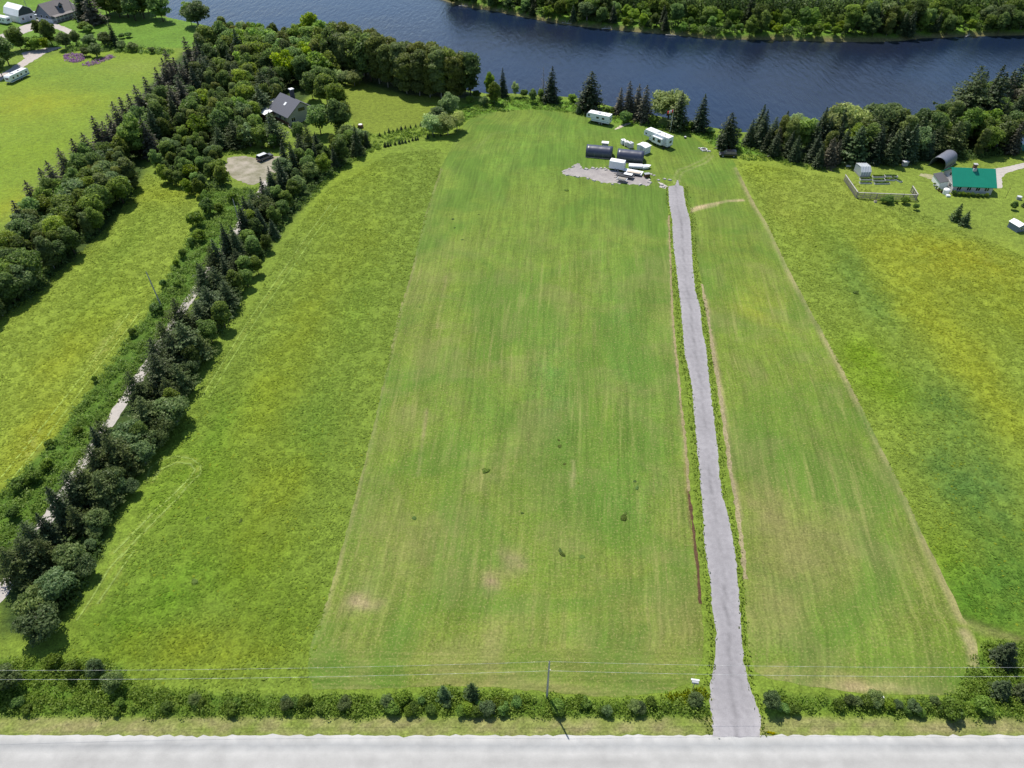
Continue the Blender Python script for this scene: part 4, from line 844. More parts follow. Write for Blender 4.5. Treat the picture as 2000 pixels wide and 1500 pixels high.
# tall meadow grass
mz = [(Gs([(210,1200),(300,900),(400,740),(480,620),(560,470),(640,370),(760,300),(860,290),(860,330),(800,545),(730,830),(640,1170),(600,1340),(270,1345),(110,1270)]),42000),(Gs([(1440,315),(1650,350),(2000,500),(2150,560),(2150,1260),(1905,1205),(1800,1040),(1680,790),(1540,525)]),52000),(Gs(HAY_L),24000)]
def meadow(r, n):
    out = []
    for P, k in mz:
        lo = P.min(0); hi = P.max(0); q = lo+r.rand(k*3,2)*(hi-lo); q = q[pip(q,P)]; m_ = fbm(q[:,0]*.7, q[:,1]*.7, 3); q = q[m_+.25*r.rand(len(q)) > .55]; out.append(q[:k])
    return np.concatenate(out)
def meadow_grass():
    r = np.random.RandomState(12); P = meadow(r, 0); k = len(P)
    cA, eA = paint(P, ZONES, PATCH_G, [], C_MEAD); cB, eB = paint(P, ZONES, PATCH_G, [], C_RM); inr_ = sstep(-2, 2, -sdist(P, rm))[:,None]
    c = cA*(1-inr_)+cB*inr_; yl = (r.rand(k) < .25*(eA[:,2]*(1-inr_[:,0])+eB[:,2]*inr_[:,0]))
    c = c*r.uniform(.95, 1.4, (k,1)); c[yl] = np.array((.21,.265,.02))
    S = r.uniform(.12, .34, k); q = np.column_stack([P, r.uniform(.012, .06, k)])
    N = np.tile(np.array([0,0,1.]), (k,1))+r.randn(k,3)*.16
    V = cards(q, N, S, r.uniform(.4,.8,k), r)
    m, nt_, out = newmat('meadow_leaf'); t = NT(nt_); a_ = t.n('ShaderNodeAttribute', attribute_name='Col').outputs['Color']
    p = t.n('ShaderNodeBsdfPrincipled', {'Base Color': a_, 'Roughness': .8, 'Specular IOR Level': .12}); tr = t.n('ShaderNodeBsdfTranslucent', {'Color': a_})
    mx = t.n('ShaderNodeMixShader', {0: .3, 1: p.outputs[0], 2: tr.outputs[0]}); nt_.links.new(mx.outputs[0], out.inputs[0])
    me = np_mesh('meadow_grass', V, np.arange(k*4).reshape(k,4), False, {'Col': ('FACE','FLOAT_COLOR', np.column_stack([c, np.ones(k)]))}); me.materials.append(m)
    tag(link('meadow_grass', me), 'tall uncut grass and flowers standing in the unmown meadows', 'grass', kind='stuff')
meadow_grass()
for i,(px,py,s) in enumerate([(949,921,.75),(1093,872,.45),(1092,860,.4),(1103,907,.35),(809,1012,.45),(1020,1002,.45),(1218,1012,.7),(1222,1004,.4),(1098,1083,.6),(1094,1076,.5),(1244,953,.5),(1130,944,.35),(470,1017,.5),(381,1137,.6),(405,1012,.4),(1137,1088,.4),(885,428,.5),(935,419,.4),(903,468,.4),(820,600,.35),(1107,372,.7),(1672,572,.8),(946,918,.5),(888,445,.4),(1240,940,.4),(590,775,.3),(1570,870,.3)]):
    p_ = G(px,py); PLACED.append((p_.x,p_.y)); tm, cm, H0, R0 = RT.choice(PROTO['shrub']); o = link('weed_clump', cm); o.location=(p_.x,p_.y,-.1); o.scale=(s*RT.uniform(.4,.9),s*RT.uniform(.4,.9),s*.22); o.rotation_euler=(0,0,RT.uniform(0,6))
    tag(o,'small dark weed clump left standing in the open grass','weed',group='dark weed clumps in the open grass')
# ================================================================ BUILT THINGS
white = M('white_paint', (.80,.80,.79), .45, var=.08); white2 = M('white_panel', (.74,.76,.78), .4, var=.08); dkglass = M('dark_glass', (.015,.02,.028), .08, spec=.8, var=.0)
black = M('black_rubber', (.02,.02,.02), .8); dark = M('dark_metal', (.05,.05,.055), .5); grey = M('grey_metal', (.33,.34,.35), .45, var=.15); steel = M('galvanised', (.5,.51,.52), .4, .5)
woodg = M('weathered_wood', (.30,.27,.23), .85, var=.3, scale=5, bump=.2); woodb = M('brown_wood', (.16,.09,.05), .8, var=.3, scale=5); woodp = M('pale_wood', (.55,.47,.38), .8, var=.25, scale=5)
tarp = M('blue_grey_tarp', (.045,.052,.085), .38, var=.18, scale=1.2, spec=.6, bump=.15)
greenroof = M('green_steel_roof', (.010,.225,.145), .42, var=.05, scale=.6); shing = M('shingle_grey', (.115,.118,.140), .85, var=.22, scale=7, bump=.3)
shing2 = M('shingle_brown_grey', (.20,.18,.175), .85, var=.25, scale=5, bump=.3); siding = M('siding_beige', (.36,.35,.30), .7, var=.06); sidingw = M('siding_white', (.66,.67,.69), .6, var=.08)
bluegrey = M('siding_blue_grey', (.16,.19,.25), .7, var=.08); brick = M('brick_red_brown', (.16,.075,.05), .85, var=.35, scale=8); lightgrey = M('light_grey_panel', (.52,.53,.55), .5, var=.12)
soil = M('garden_soil', (.12,.095,.07), .95, var=.3, scale=4); red = M('red_cloth', (.65,.03,.03), .7); concrete = M('concrete', (.42,.41,.39), .9, var=.2, scale=3)
stripe = M('stripe_grey', (.35,.40,.47), .5); teal = M('blue_green_panel', (.20,.42,.45), .5)
def frame(p1, p2):
    a = G(*p1); b = G(*p2); d = b-a; return a, math.atan2(d.y, d.x), d.length
def root(name, p1, p2, label, cat, group=None, L=None):
    a, ang, ln = frame(p1, p2); PLACED.append((a.x, a.y)); e = empty(name, a, ang); tag(e, label, cat, group); return e, (L or ln)
def window(par, x0, x1, z0, z1, y=-.02, fr=True, axis='x', side=-1, fmat=None, panes=1):
    """a window on the wall facing local -y (axis x) or on an end wall (axis y)"""
    t = .05
    def bx(m_, a0, a1, c0, c1, d0, d1):
        lo, hi = sorted((y+side*d0, y+side*d1))
        if axis == 'x': m_.box(a0, a1, lo, hi, c0, c1)
        else: m_.box(lo, hi, a0, a1, c0, c1)
    f = MB(); bx(f, x0-.06, x1+.06, z0-.06, z0, 0, t); bx(f, x0-.06, x1+.06, z1, z1+.06, 0, t); bx(f, x0-.06, x0, z0, z1, 0, t); bx(f, x1, x1+.06, z0, z1, 0, t)
    for k in range(1, panes): xm = x0+(x1-x0)*k/panes; bx(f, xm-.03, xm+.03, z0, z1, .003, t)
    w_ = f.build('window', fmat or white, par); g = MB(); bx(g, x0, x1, z0, z1, -.003, .02); g.build('pane', dkglass, w_); return w_
def wheel(par, x, y, z, r, wd, axis='y'):
    m_ = MB(); d = Vector((0, wd/2, 0)) if axis == 'y' else Vector((wd/2, 0, 0)); c = Vector((x, y, z))
    m_.tube(c-d, c+d, r, n=16); w_ = m_.build('wheel', black, par, smooth=False)
    m2 = MB(); m2.tube(c-d*1.06, c+d*1.06, r*.55, n=12); m2.build('rim', grey, w_); return w_
# ---- fifth-wheel campers
def camper(p1, p2, L, label, nose=1.8, slide=None, D=2.45, Ht=3.1, wins=(), door=None, rearwin=True, group=None, stripes=True):
    e, L = root('camper_trailer', p1, p2, label, 'camper', group, L)
    zb = .75; zn = 1.55
    prof = [(nose, zb), (L, zb), (L, Ht), (.5, Ht), (0, Ht-.55), (0, zn), (nose, zn)]
    m_ = MB(); m_.prism([(a, b) for a, b in prof], 0, D, 'y'); m_.v = [(v[0], v[1], v[2]) for v in m_.v]
    m_.build('body', white2, e, bevel=.06)
    r_ = MB(); r_.box(.45, L+.02, -.03, D+.03, Ht+.003, Ht+.06); r_.build('roof', white, e, bevel=.02)
    if stripes:
        s_ = MB(); s_.box(nose+.1, L-.1, -.012, -.003, zb+.35, zb+.55); s_.box(.3, L-.1, -.012, -.003, zn+.15, zn+.25); s_.build('stripe', stripe, e)
    for w_ in wins: window(e, *w_[:4], y=0)
    if door:
        d_ = MB(); d_.box(door, door+.7, -.04, 0, zb+.1, Ht-.35); dd = d_.build('door', lightgrey, e); h_ = MB(); h_.box(door+.58, door+.65, -.08, -.041, zb+.9, zb+1.05); h_.build('handle', dark, dd)
        st = MB(); st.box(door, door+.7, -.5, -.05, .3, .36); st.box(door, door+.05, -.5, -.05, .0, .3); st.box(door+.65, door+.7, -.5, -.05, 0, .3); st.build('step', dark, e)
    if rearwin: window(e, .7, D-.7, 1.7, 2.4, y=L, axis='y', side=1)
    for x in (L*.58, L*.58+.85):
        for y in (.15, D-.15): wheel(e, x, y, .36, .36, .24)
    u = MB(); u.box(nose+.1, L-.1, .3, D-.3, .5, zb-.003); u.build('chassis', dark, e)
    for y in (.35, D-.35): j = MB(); j.tube((nose-.25, y, 0), (nose-.25, y, zn), .05); j.build('jack', grey, e)
    a = MB(); a.box(L*.45, L*.45+.9, D*.3, D*.7, Ht+.063, Ht+.3); a.build('air_conditioner', lightgrey, e, bevel=.08)
    v_ = MB(); v_.box(L*.75, L*.75+.4, D*.4, D*.4+.4, Ht+.063, Ht+.16); v_.build('roof_vent', dark, e)
    v_ = MB(); v_.box(L*.2, L*.2+.35, D*.4, D*.4+.35, Ht+.063, Ht+.14); v_.build('roof_vent', grey, e)
    if slide:
        for x0, x1, z1, gl in slide:
            m_ = MB(); m_.box(x0, x1, -.75, -.003, zb+.12, z1); s_ = m_.build('slide_out', white, e, bevel=.03)
            for a0, a1 in gl:
                g = MB(); g.box(a0, a1, -.78, -.752, zb+.75, z1-.35); g.build('window', dkglass, s_)
    return e
camper((1144.5,238),(1186,246.5), 7.8, 'left white camper trailer parked alone in front of the big dark conifer', 1.7, wins=[(.5,1.2,2.1,2.65),(3.4,4.3,1.75,2.4),(5.3,6.2,1.75,2.4)])
camper((1256,273),(1292,288), 9.4, 'larger white camper trailer with pushed-out sides beside the flag, right of the bank spruces', 2.2, wins=[(.6,1.2,2.1,2.6),(2.4,2.7,1.9,2.3)], slide=[(3.9,7.6,2.75,[(4.2,5.0),(6.1,7.3)])], door=8.0, Ht=3.4)
# travel trailer, upper left field
e, L = root('camper_trailer', (24,165), (60,147.5), 'old white trailer with a blue-grey lower stripe, alone in the upper left field', 'camper')
L = 9.5
m_ = MB(); m_.prism([(.3,.55),(L-.2,.55),(L,.9),(L,2.5),(L-.4,2.75),(.5,2.75),(0,2.3),(0,.9)], 0, 2.4, 'y'); m_.build('body', white2, e, bevel=.05)
s_ = MB(); s_.box(.2, L-.1, -.015, -.003, .75, 1.1); s_.build('stripe', M('stripe_blue', (.10,.18,.32), .5), e)
for x in (1.3, 3.4, 5.2, 7.7): window(e, x, x+.8, 1.45, 2.05, y=0)
window(e, .6, 1.8, 1.5, 2.1, y=0, axis='y', side=-1)
for x in (4.3, 5.2):
    for y in (.1, 2.3): wheel(e, x, y, .34, .34, .22)
a = MB(); a.box(2.3, 3.1, .7, 1.6, 2.753, 3.0); a.build('air_conditioner', lightgrey, e, bevel=.06)
a = MB(); a.box(5.8, 6.3, .9, 1.4, 2.753, 2.9); a.build('roof_vent', dark, e); a = MB(); a.box(-.9, 0, 1.0, 1.4, .45, .6); a.build('hitch', dark, e)
# white trailer beside the barn
e, L = root('camper_trailer', (-6,45), (17,49.5), 'white travel trailer parked in front of the white gambrel barn', 'camper'); L = 7.0
m_ = MB(); m_.prism([(.2,.5),(L,.5),(L,2.6),(L-.3,2.8),(.3,2.8),(0,2.4),(0,.8)], 0, 2.5, 'y'); m_.build('body', white2, e, bevel=.05)
r_ = MB(); r_.box(.3, L-.25, .02, 2.48, 2.803, 2.86); r_.build('roof', white, e)
for x in (1.0, 3.0, 4.8): window(e, x, x+.9, 1.4, 2.0, y=0)
window(e, .6, 1.9, 1.5, 2.1, y=L, axis='y', side=1)
for y in (.1, 2.4): wheel(e, 3.6, y, .33, .33, .22); wheel(e, 4.4, y, .33, .33, .22)
# ---- arched fabric shelters
def shelter(p1, p2, L, W, Hh, label, mat, open_end=False):
    e, L = root('arched_shelter', p1, p2, label, 'shelter', None, L); n = 14
    arc = []
    for i in range(n+1):
        t_ = math.pi*i/n; y = W/2-W/2*math.cos(t_)*1.0; zq = Hh*math.sin(t_)**.62; arc.append((y, zq))
    m_ = MB(); V = []
    k = 9
    for j in range(k+1):
        x = L*j/k; sag = 1-.018*math.sin(math.pi*(j*3/k % 1))
        V += [(x, W/2+(y-W/2)*sag, zq*sag) for y, zq in arc]
    Fs = [(j*(n+1)+i, (j+1)*(n+1)+i, (j+1)*(n+1)+i+1, j*(n+1)+i+1) for j in range(k) for i in range(n)]
    m_.add(V, Fs); o = m_.build('cover', mat, e, smooth=True); sdm = o.modifiers.new('thickness', 'SOLIDIFY'); sdm.thickness = .04
    for x in ([L-.03] if open_end else [.03, L-.03]):
        f = MB(); f.add([(x, y, zq*.985) for y, zq in arc], [tuple(range(n+1))]); f.build('end_panel', mat, e)
    for j in range(4):
        x = L*(j+.02)/3.04; r_ = MB()
        for i in range(n): r_.tube((x, arc[i][0]*.99+.02, arc[i][1]*.97), (x, arc[i+1][0]*.99+.02, arc[i+1][1]*.97), .03, n=5)
        r_.build('hoop', steel, e)
    for y in (-.04, W-.02): b_ = MB(); b_.box(-.05, L+.05, y, y+.06, 0, .14); b_.build('ground_rail', woodp, e)
    return e
shelter((1143.2,307),(1192.4,311.5), 7.6, 4.2, 2.9, 'left one of the two dark arched fabric shelters on the grass', tarp)
shelter((1203.5,315.5),(1253.0,320.5), 7.6, 4.2, 2.9, 'right one of the two dark arched fabric shelters, beside the white square shed', tarp)
a_ = G(1843.6,333.5); b_ = G(1822.6,326.5)
sh = shelter((1866,325),(1845,333.5), 7.5, 4.4, 3.2, 'dark arched shelter with an open end behind the green-roofed house', M('grey_tarp', (.16,.17,.21), .45, var=.15), open_end=True)
sh.location = a_; sh.rotation_euler = (0, 0, math.atan2((b_-a_).y, (b_-a_).x)-math.pi/2)   # local y runs along the open end
# ---- square shed
def shed(name, p1, p2, L, D, hw, hr, label, cat='shed', wall=None, roof=None, ridge='x', over=.15, door=True, ribs=0):
    e, L = root(name, p1, p2, label, cat, None, L); wall = wall or white2; roof = roof or white
    m_ = MB()
    if ridge == 'x': m_.prism([(0,0),(D,0),(D,hw),(D/2,hr),(0,hw)], 0, L, 'x')
    else: m_.prism([(0,0),(L,0),(L,hw),(L/2,hr),(0,hw)], 0, D, 'y')
    m_.build('wall', wall, e)
    t_ = .07; r_ = MB(); sl_ = (hr-hw)/((D if ridge == 'x' else L)/2)
    W_ = D if ridge == 'x' else L
    prof = [(-over, hw-over*sl_+.01), (W_/2, hr+.01), (W_+over, hw-over*sl_+.01), (W_+over, hw-over*sl_+t_+.01), (W_/2, hr+t_+.02), (-over, hw-over*sl_+t_+.01)]
    if ridge == 'x': r_.prism(prof, -over, L+over, 'x')
    else: r_.prism(prof, -over, D+over, 'y')
    ro = r_.build('roof', roof, e)
    if door:
        d_ = MB(); d_.box(L*.3, L*.7, -.05, -.003, .05, hw*.85); dd = d_.build('door', lightgrey, e); h_ = MB(); h_.box(L*.63, L*.66, -.09, -.051, hw*.4, hw*.48); h_.build('handle', dark, dd)
    for k in range(ribs):
        s_ = MB(); x = L*(k+.5)/ribs; s_.box(x-.03, x+.03, -.03, -.003, 0, hw); s_.build('rib', lightgrey, e)
    return e
e = shed('storage_shed', (1259,302.5), (1269.5,298), 2.5, 3.2, 2.1, 2.35, 'square white storage shed between the right arched shelter and the larger camper', ribs=5, door=False)
d_ = MB(); d_.box(-.05,-.003,.9,1.9,.05,1.9); d_.build('door', lightgrey, e)
e = shed('utility_box', (1175,290), (1186,291), 1.8, 1.3, 1.7, 1.8, 'small white-roofed box right behind the left arched shelter', 'box', wall=grey, ribs=3, door=False)
# liquid totes / white boxes on grass
def tote(px, py, s, label, mat, rz):
    p = G(px, py); e = empty('storage_tote', p, rz); tag(e, label, 'tote'); PLACED.append((p.x, p.y))
    m_ = MB(); m_.box(-.5*s,.5*s,-.5*s,.5*s,.14,1.15*s); m_.build('tank', mat, e, bevel=.07)
    b_ = MB(); [b_.box(x-.05, x+.05, -.55*s, .55*s, 0, .13) for x in (-.45*s, 0, .45*s)]; b_.build('pallet', woodg, e)
    c = MB()
    for k in range(4):
        zq = .2+k*(1.15*s-.2)/3.3; t_ = .52*s
        for a0, a1 in (((-t_,-t_),(t_,-t_)),((t_,-t_),(t_,t_)),((t_,t_),(-t_,t_)),((-t_,t_),(-t_,-t_))): c.tube((*a0, zq), (*a1, zq), .018, n=4)
    c.build('cage', steel, e); l_ = MB(); l_.tube((0,0,1.15*s), (0,0,1.15*s+.07), .16, n=10); l_.build('lid', dark, e)
tote(1217,281.5,1.25,'leftmost white tote of the three standing between shelter and camper',white,.3)
tote(1223,284.5,1.2,'middle white tote of the three standing between shelter and camper',white,.1)
tote(1230.5,288.5,1.45,'biggest and greyest tote, right end of the three on the grass',lightgrey,.5)
# enclosed cargo trailer
e, L = root('cargo_trailer', (1188.5,331.5), (1212.5,335.5), 'boxy white cargo trailer at the back edge of the gravel pad', 'trailer'); L = 4.3
m_ = MB(); m_.box(0,L,0,2.2,.5,2.6); m_.build('body', white2, e, bevel=.07); r_ = MB(); r_.box(.04,L-.04,.04,2.16,2.603,2.66); r_.build('roof', white, e, bevel=.02)
for y in (.0,2.2): wheel(e, L*.45, y, .33, .33, .2); wheel(e, L*.45+.75, y, .33, .33, .2)
h_ = MB(); h_.box(-1.1,0,1.0,1.15,.42,.52); h_.build('hitch', dark, e); d_ = MB(); d_.box(L,L+.03,.15,2.05,.6,2.45); d_.build('rear_door', lightgrey, e)
# pontoon boat and wrapped things
e, L = root('covered_boat', (1227,330.5), (1252.5,332), 'long white covered boat lying on the grass behind the gravel pad', 'boat'); L = 4.0
m_ = MB(); m_.prism([(0,.55),(.5,.25),(L-.1,.25),(L,.6),(L,.85),(.15,.85)], 0, 1.9, 'y'); m_.build('hull', lightgrey, e, bevel=.12)
m_ = MB(); m_.prism([(0,.853),(1.9,.853),(1.5,1.15),(.4,1.15)], .05, L-.05, 'x'); m_.build('cover', white, e, bevel=.1)
for x in (.8,L-.8): k_ = MB(); k_.box(x-.1,x+.1,.2,1.7,0,.25); k_.build('block', woodb, e)
e, L = root('covered_boat', (1255,332), (1267,331), 'short pointed white boat right of the long covered one', 'boat'); L = 2.6
m_ = MB(); m_.add([(0,0,.1),(0,1.7,.1),(1.8,1.5,.15),(2.6,.85,.3),(1.8,.2,.15),(0,-.1,.8),(0,1.8,.8),(1.8,1.75,.8),(2.8,.85,.95),(1.8,-.05,.8)],[(0,1,2,3,4),(0,5,6,1),(1,6,7,2),(2,7,8,3),(3,8,9,4),(4,9,5,0),(5,9,8,7,6)]); m_.build('hull', white, e, bevel=.06)
m_ = MB(); m_.prism([(.1,.82),(1.6,.82),(1.2,1.05),(.5,1.05)], .1, 1.7, 'x'); m_.build('cover', white2, e, bevel=.05)
# dock sections / lumber on trailers
def flat_trailer(p1, p2, L, D, h, label, deck, load=0):
    e, L = root('flat_trailer', p1, p2, label, 'trailer', None, L)
    n = max(5, int(D/.22))
    b_ = MB(); b_.box(0,L,.0,.08,h-.16,h-.03); b_.box(0,L,D-.08,D,h-.16,h-.03); b_.box(-.9,0,D/2-.06,D/2+.06,h-.16,h-.06); b_.build('frame', dark, e)
    for i in range(n): k_ = MB(); k_.box(.0,L,D*i/n+.01,D*(i+1)/n-.015,h-.027,h+.02+.006*(i % 2)); k_.build('plank', deck, e)
    for y in (-.14, D+.14): wheel(e, L*.55, y, .3, .3, .18)
    if load:
        for i in range(load): q = MB(); q.box(L*.08+.1*i, L*.9-.12*i, D*.1, D*.85, h+.03+i*.17, h+.17+i*.17); q.build('board_stack', woodp if i % 2 else woodg, e)
    return e
flat_trailer((1216,336),(1250,342.5),5.6,1.7,.5,'white decked trailer farthest back on the gravel pad',white)
flat_trailer((1221,341),(1249,345.5),4.6,1.3,.55,'second whitish trailer on the pad, in front of the farthest one',lightgrey,2)
flat_trailer((1202,346),(1230,351.5),4.9,2.0,.7,'black open trailer in the middle of the gravel pad',dark)
e=flat_trailer((1217,346.5),(1232.5,349.5),2.4,1.3,1.0,'small pale-topped cart standing against the black trailer on the pad',white)
e=flat_trailer((1203,355.5),(1218.5,358.5),2.8,1.7,.9,'nearest small trailer on the gravel pad, with a silver-grey bed',lightgrey,1)
p = G(1263,346); e = empty('firewood_crate', p, .25); tag(e, 'dark crate of firewood at the right end of the gravel pad', 'crate'); PLACED.append((p.x,p.y))
m_ = MB(); m_.box(-.8,.8,-.55,.55,1.05,1.12); m_.build('lid', grey, e)
for x in (-.76,.7):
    for y in (-.5,.44): k_ = MB(); k_.box(x,x+.06,y,y+.06,0,1.05); k_.build('post', woodb, e)
for j in range(4):
    for i in range(5): k_ = MB(); k_.tube((-.62+i*.31,-.5,.18+j*.24),(-.62+i*.31,.5,.18+j*.24),.11,n=7); k_.build('log', woodb, e)
# kerb stones / scrap round the pad
rk = random.Random(3); sm = MB(); sm.add([(-.5,-.35,0),(.45,-.4,0),(.5,.3,0),(-.3,.45,0),(-.35,-.25,.4),(.3,-.3,.5),(.35,.2,.42),(-.25,.3,.35)],[(0,3,2,1),(4,5,6,7),(0,1,5,4),(1,2,6,5),(2,3,7,6),(3,0,4,7)]); stm = sm.mesh('stone', M('stone_pale',(.42,.39,.36),.9,var=.3,scale=2))
for i,(px,py) in enumerate([(1102,335),(1112,330),(1119,326),(1128,320),(1134,328),(1145,331),(1158,329),(1165,330),(1174,329),(1181,329),(1183,332),(1108,342),(1122,344),(1128,346),(1148,349),(1160,353),(1175,357),(1196,360),(1250,361),(1262,363),(1269,357),(1268,352),(1272,341),(1278,343),(1286,352),(1298,350),(1308,352),(1296,366),(1292,362)]):
    o = link('stone', stm); p = G(px,py); s = rk.uniform(.5,1.1); o.location = (p.x,p.y,-.05); o.scale = (s*1.3,s,s*.8); o.rotation_euler = (0,0,rk.uniform(0,6)); tag(o,'pale rough stone lying along the edge of the gravel pad','stone',group='pale stones round the gravel pad')
# planks on the path to the river
for i,(px,py,rz,L_) in enumerate([(1207,251,.65,2.6),(1211,248.5,.5,2.4),(1215,246,.45,2.2),(1221,244,.4,2.2),(1226,242,.45,1.8)]):
    k_ = MB(); k_.box(-L_/2,L_/2,-.3,.3,0,.07); o = k_.build('path_board', woodp); o.location = G(px,py)+Vector((0,0,.02)); o.rotation_euler = (0,0,rz); tag(o,'pale board laid on the path from the camper to the river','board',group='boards on the river path')
# fire ring and debris near the black car
p = G(1374,293); e = empty('fire_ring', p); tag(e,'ring of grey blocks with white debris left of the wide spruce','fire ring'); PLACED.append((p.x,p.y))
for i in range(9):
    t_ = i/9*6.283; k_ = MB(); k_.box(-.25,.25,-.16,.16,0,.35,Matrix.Translation((math.cos(t_)*.9,math.sin(t_)*.9,0))@Matrix.Rotation(t_+1.57,4,'Z')); k_.build('block', concrete if i % 3 else white, e)
k_ = MB(); k_.tube((0,0,0),(0,0,.1),.75,n=12); k_.build('ash', soil, e)
for i,(px,py) in enumerate([(1366,290),(1382,296),(1386,296)]):
    k_ = MB(); k_.box(-.35,.35,-.2,.2,0,.25); o = k_.build('rubble_block', concrete); o.location = G(px,py); o.rotation_euler=(0,0,i); tag(o,'loose grey block lying beside the fire ring','block',group='loose blocks by the fire ring')
p = G(1338,270); e = empty('garden_pot', p); tag(e,'dark pot with a pale top on the grass right of the larger camper','pot'); k_ = MB(); k_.tube((0,0,0),(0,0,.5),.3,.42,12); k_.build('pot', dark, e); k_ = MB(); k_.tube((0,0,.503),(0,0,.58),.36,.3,12); k_.build('lid', lightgrey, e)
# flag
p = G(1309,257); e = empty('flagpole', p); tag(e,'flagpole with a white flag barred red at both ends, behind the larger camper','flag')
k_ = MB(); k_.tube((0,0,0),(0,0,7),.06,.04,8); k_.build('pole', white, e)
nx = 12; V = []; 
for i in range(nx+1):
    for j in range(2): u_ = i/nx; V.append((-1.7*u_, .22*math.sin(u_*7)*u_, 6.9-.9*j-.5*u_))
def flagpart(name, a, b_, mat):
    m_ = MB(); vv = V[a*2:(b_+1)*2]; m_.add(vv, [(2*i,2*i+1,2*i+3,2*i+2) for i in range(b_-a)]); o = m_.build(name, mat, e, smooth=True); s_ = o.modifiers.new('t','SOLIDIFY'); s_.thickness=.012
flagpart('red_bar',0,3,red); flagpart('white_field',3,9,white); flagpart('red_bar',9,12,red)
lf = [(0,.42),(.08,.25),(.2,.3),(.16,.1),(.33,.14),(.28,.0),(.38,-.06),(.12,-.22),(.14,-.3),(.02,-.27),(.02,-.42),(-.02,-.42),(-.02,-.27),(-.14,-.3),(-.12,-.22),(-.38,-.06),(-.28,0),(-.33,.14),(-.16,.1),(-.2,.3),(-.08,.25)]
m_ = MB(); m_.add([(-.85+a*.7,-.06,6.2+b_*.75) for a,b_ in lf]+[(-.85+a*.7,.12,6.2+b_*.75) for a,b_ in lf],[tuple(range(len(lf))),tuple(range(len(lf),2*len(lf)))[::-1]]); m_.build('leaf_emblem', red, e)
# ---- vehicles
def car(px, py, rz, label, mat, L=4.7, W=1.85, Hc=1.75, rack=False, roofmat=None):
    p = G(px, py); e = empty('parked_car', p, rz); tag(e, label, 'car'); PLACED.append((p.x,p.y)); h = L/2; w2 = W/2
    m_ = MB(); m_.prism([(-h,.35),(h-.1,.35),(h,.55),(h-.03,.88),(h-.25,.98),(-h,1.0)], -w2, w2, 'y'); m_.build('body', mat, e, bevel=.08)
    a0, a1, b0, b1 = -h+.05, h-1.15, -h+.35, h-1.95
    V = [(a0,-w2+.05,1.003),(a1,-w2+.05,1.003),(a1,w2-.05,1.003),(a0,w2-.05,1.003),(b0,-w2+.22,Hc),(b1,-w2+.22,Hc),(b1,w2-.22,Hc),(b0,w2-.22,Hc)]
    m_ = MB(); m_.add(V, [(0,3,2,1),(4,5,6,7),(0,1,5,4),(1,2,6,5),(2,3,7,6),(3,0,4,7)]); c_ = m_.build('cabin', dkglass, e, bevel=.04)
    m_ = MB(); m_.box(b0-.06,b1+.06,-w2+.19,w2-.19,Hc+.003,Hc+.05); m_.build('roof', roofmat or mat, e, bevel=.03)
    for s in (-1,1):
        for a,b_ in ((a0+.02,b0+.02),((a0+a1)/2-.2,(b0+b1)/2-.1),(a1-.02,b1-.02)):
            k_ = MB(); k_.tube((a,s*(w2-.045),1.0),(b_,s*(w2-.215),Hc),.045,n=4); k_.build('pillar', mat, e)
    for x in (-h+.85,h-.9):
        for y in (-w2+.08,w2-.08): wheel(e, x, y, .36, .36, .22)
    for y in (-w2+.25,w2-.25):
        k_ = MB(); k_.box(h-.04,h+.02,y-.18,y+.18,.68,.84); k_.build('headlight', white, e); k_ = MB(); k_.box(-h-.02,-h+.04,y-.12,y+.12,.7,.92); k_.build('tail_light', red, e)
    k_ = MB(); k_.box(-h-.06,-h-.003,-w2+.1,w2-.1,.38,.58); k_.box(h-.02,h+.06,-w2+.15,w2-.15,.36,.56); k_.build('bumper', dark, e)
    for y in (-w2-.1,w2+.0): k_ = MB(); k_.box(h-1.5,h-1.38,y,y+.1,1.0,1.15); k_.build('mirror', dark, e)
    return e
car(1421,305,math.radians(176),'black car parked in the shade below the wide dark spruce', M('black_paint',(.012,.013,.018),.2,spec=.8,var=0), 4.9)
car(518,311,math.radians(50),'grey car with a pale roof parked on the gravel lot', M('grey_paint',(.10,.11,.13),.25,spec=.7,var=0), 4.8, roofmat=M('silver_paint',(.6,.62,.64),.3,var=0))
car(69,30,math.radians(10),'rear pale car between the barn and the farmhouse', M('white_car',(.62,.64,.66),.25,var=0), 4.4, Hc=1.5)
car(77,36,math.radians(-12),'front pale car between the barn and the farmhouse', M('silver_car',(.5,.53,.56),.25,var=0), 4.6, Hc=1.5)
# ---- house helpers
def gable_house(name, p1, p2, L, D, hw, hr, label, wall, roofm, ridge='y', over=.45, cat='house', roof_name='roof', gw=None):
    e, L = root(name, p1, p2, label, cat, None, L); m_ = MB()
    if ridge == 'y': m_.prism([(0,0),(L,0),(L,hw),(L/2,hr),(0,hw)], 0, D, 'y')
    else: m_.prism([(0,0),(D,0),(D,hw),(D/2,hr),(0,hw)], 0, L, 'x')
    m_.build('wall', wall, e); W_ = L if ridge == 'y' else D; LL = D if ridge == 'y' else L; sl_ = (hr-hw)/(W_/2); t_ = .14
    rs = []
    for sgn in (0, 1):
        a = [(-over, hw-over*sl_+.02), (W_/2, hr+.02), (W_/2, hr+.02+t_), (-over, hw-over*sl_+.02+t_)]
        if sgn: a = [(W_-x, zq) for x, zq in a][::-1]
        r_ = MB(); r_.prism(a, -over, LL+over, 'y' if ridge == 'y' else 'x'); rs.append(r_.build(roof_name, roofm, e))
    return e, L, sl_, rs
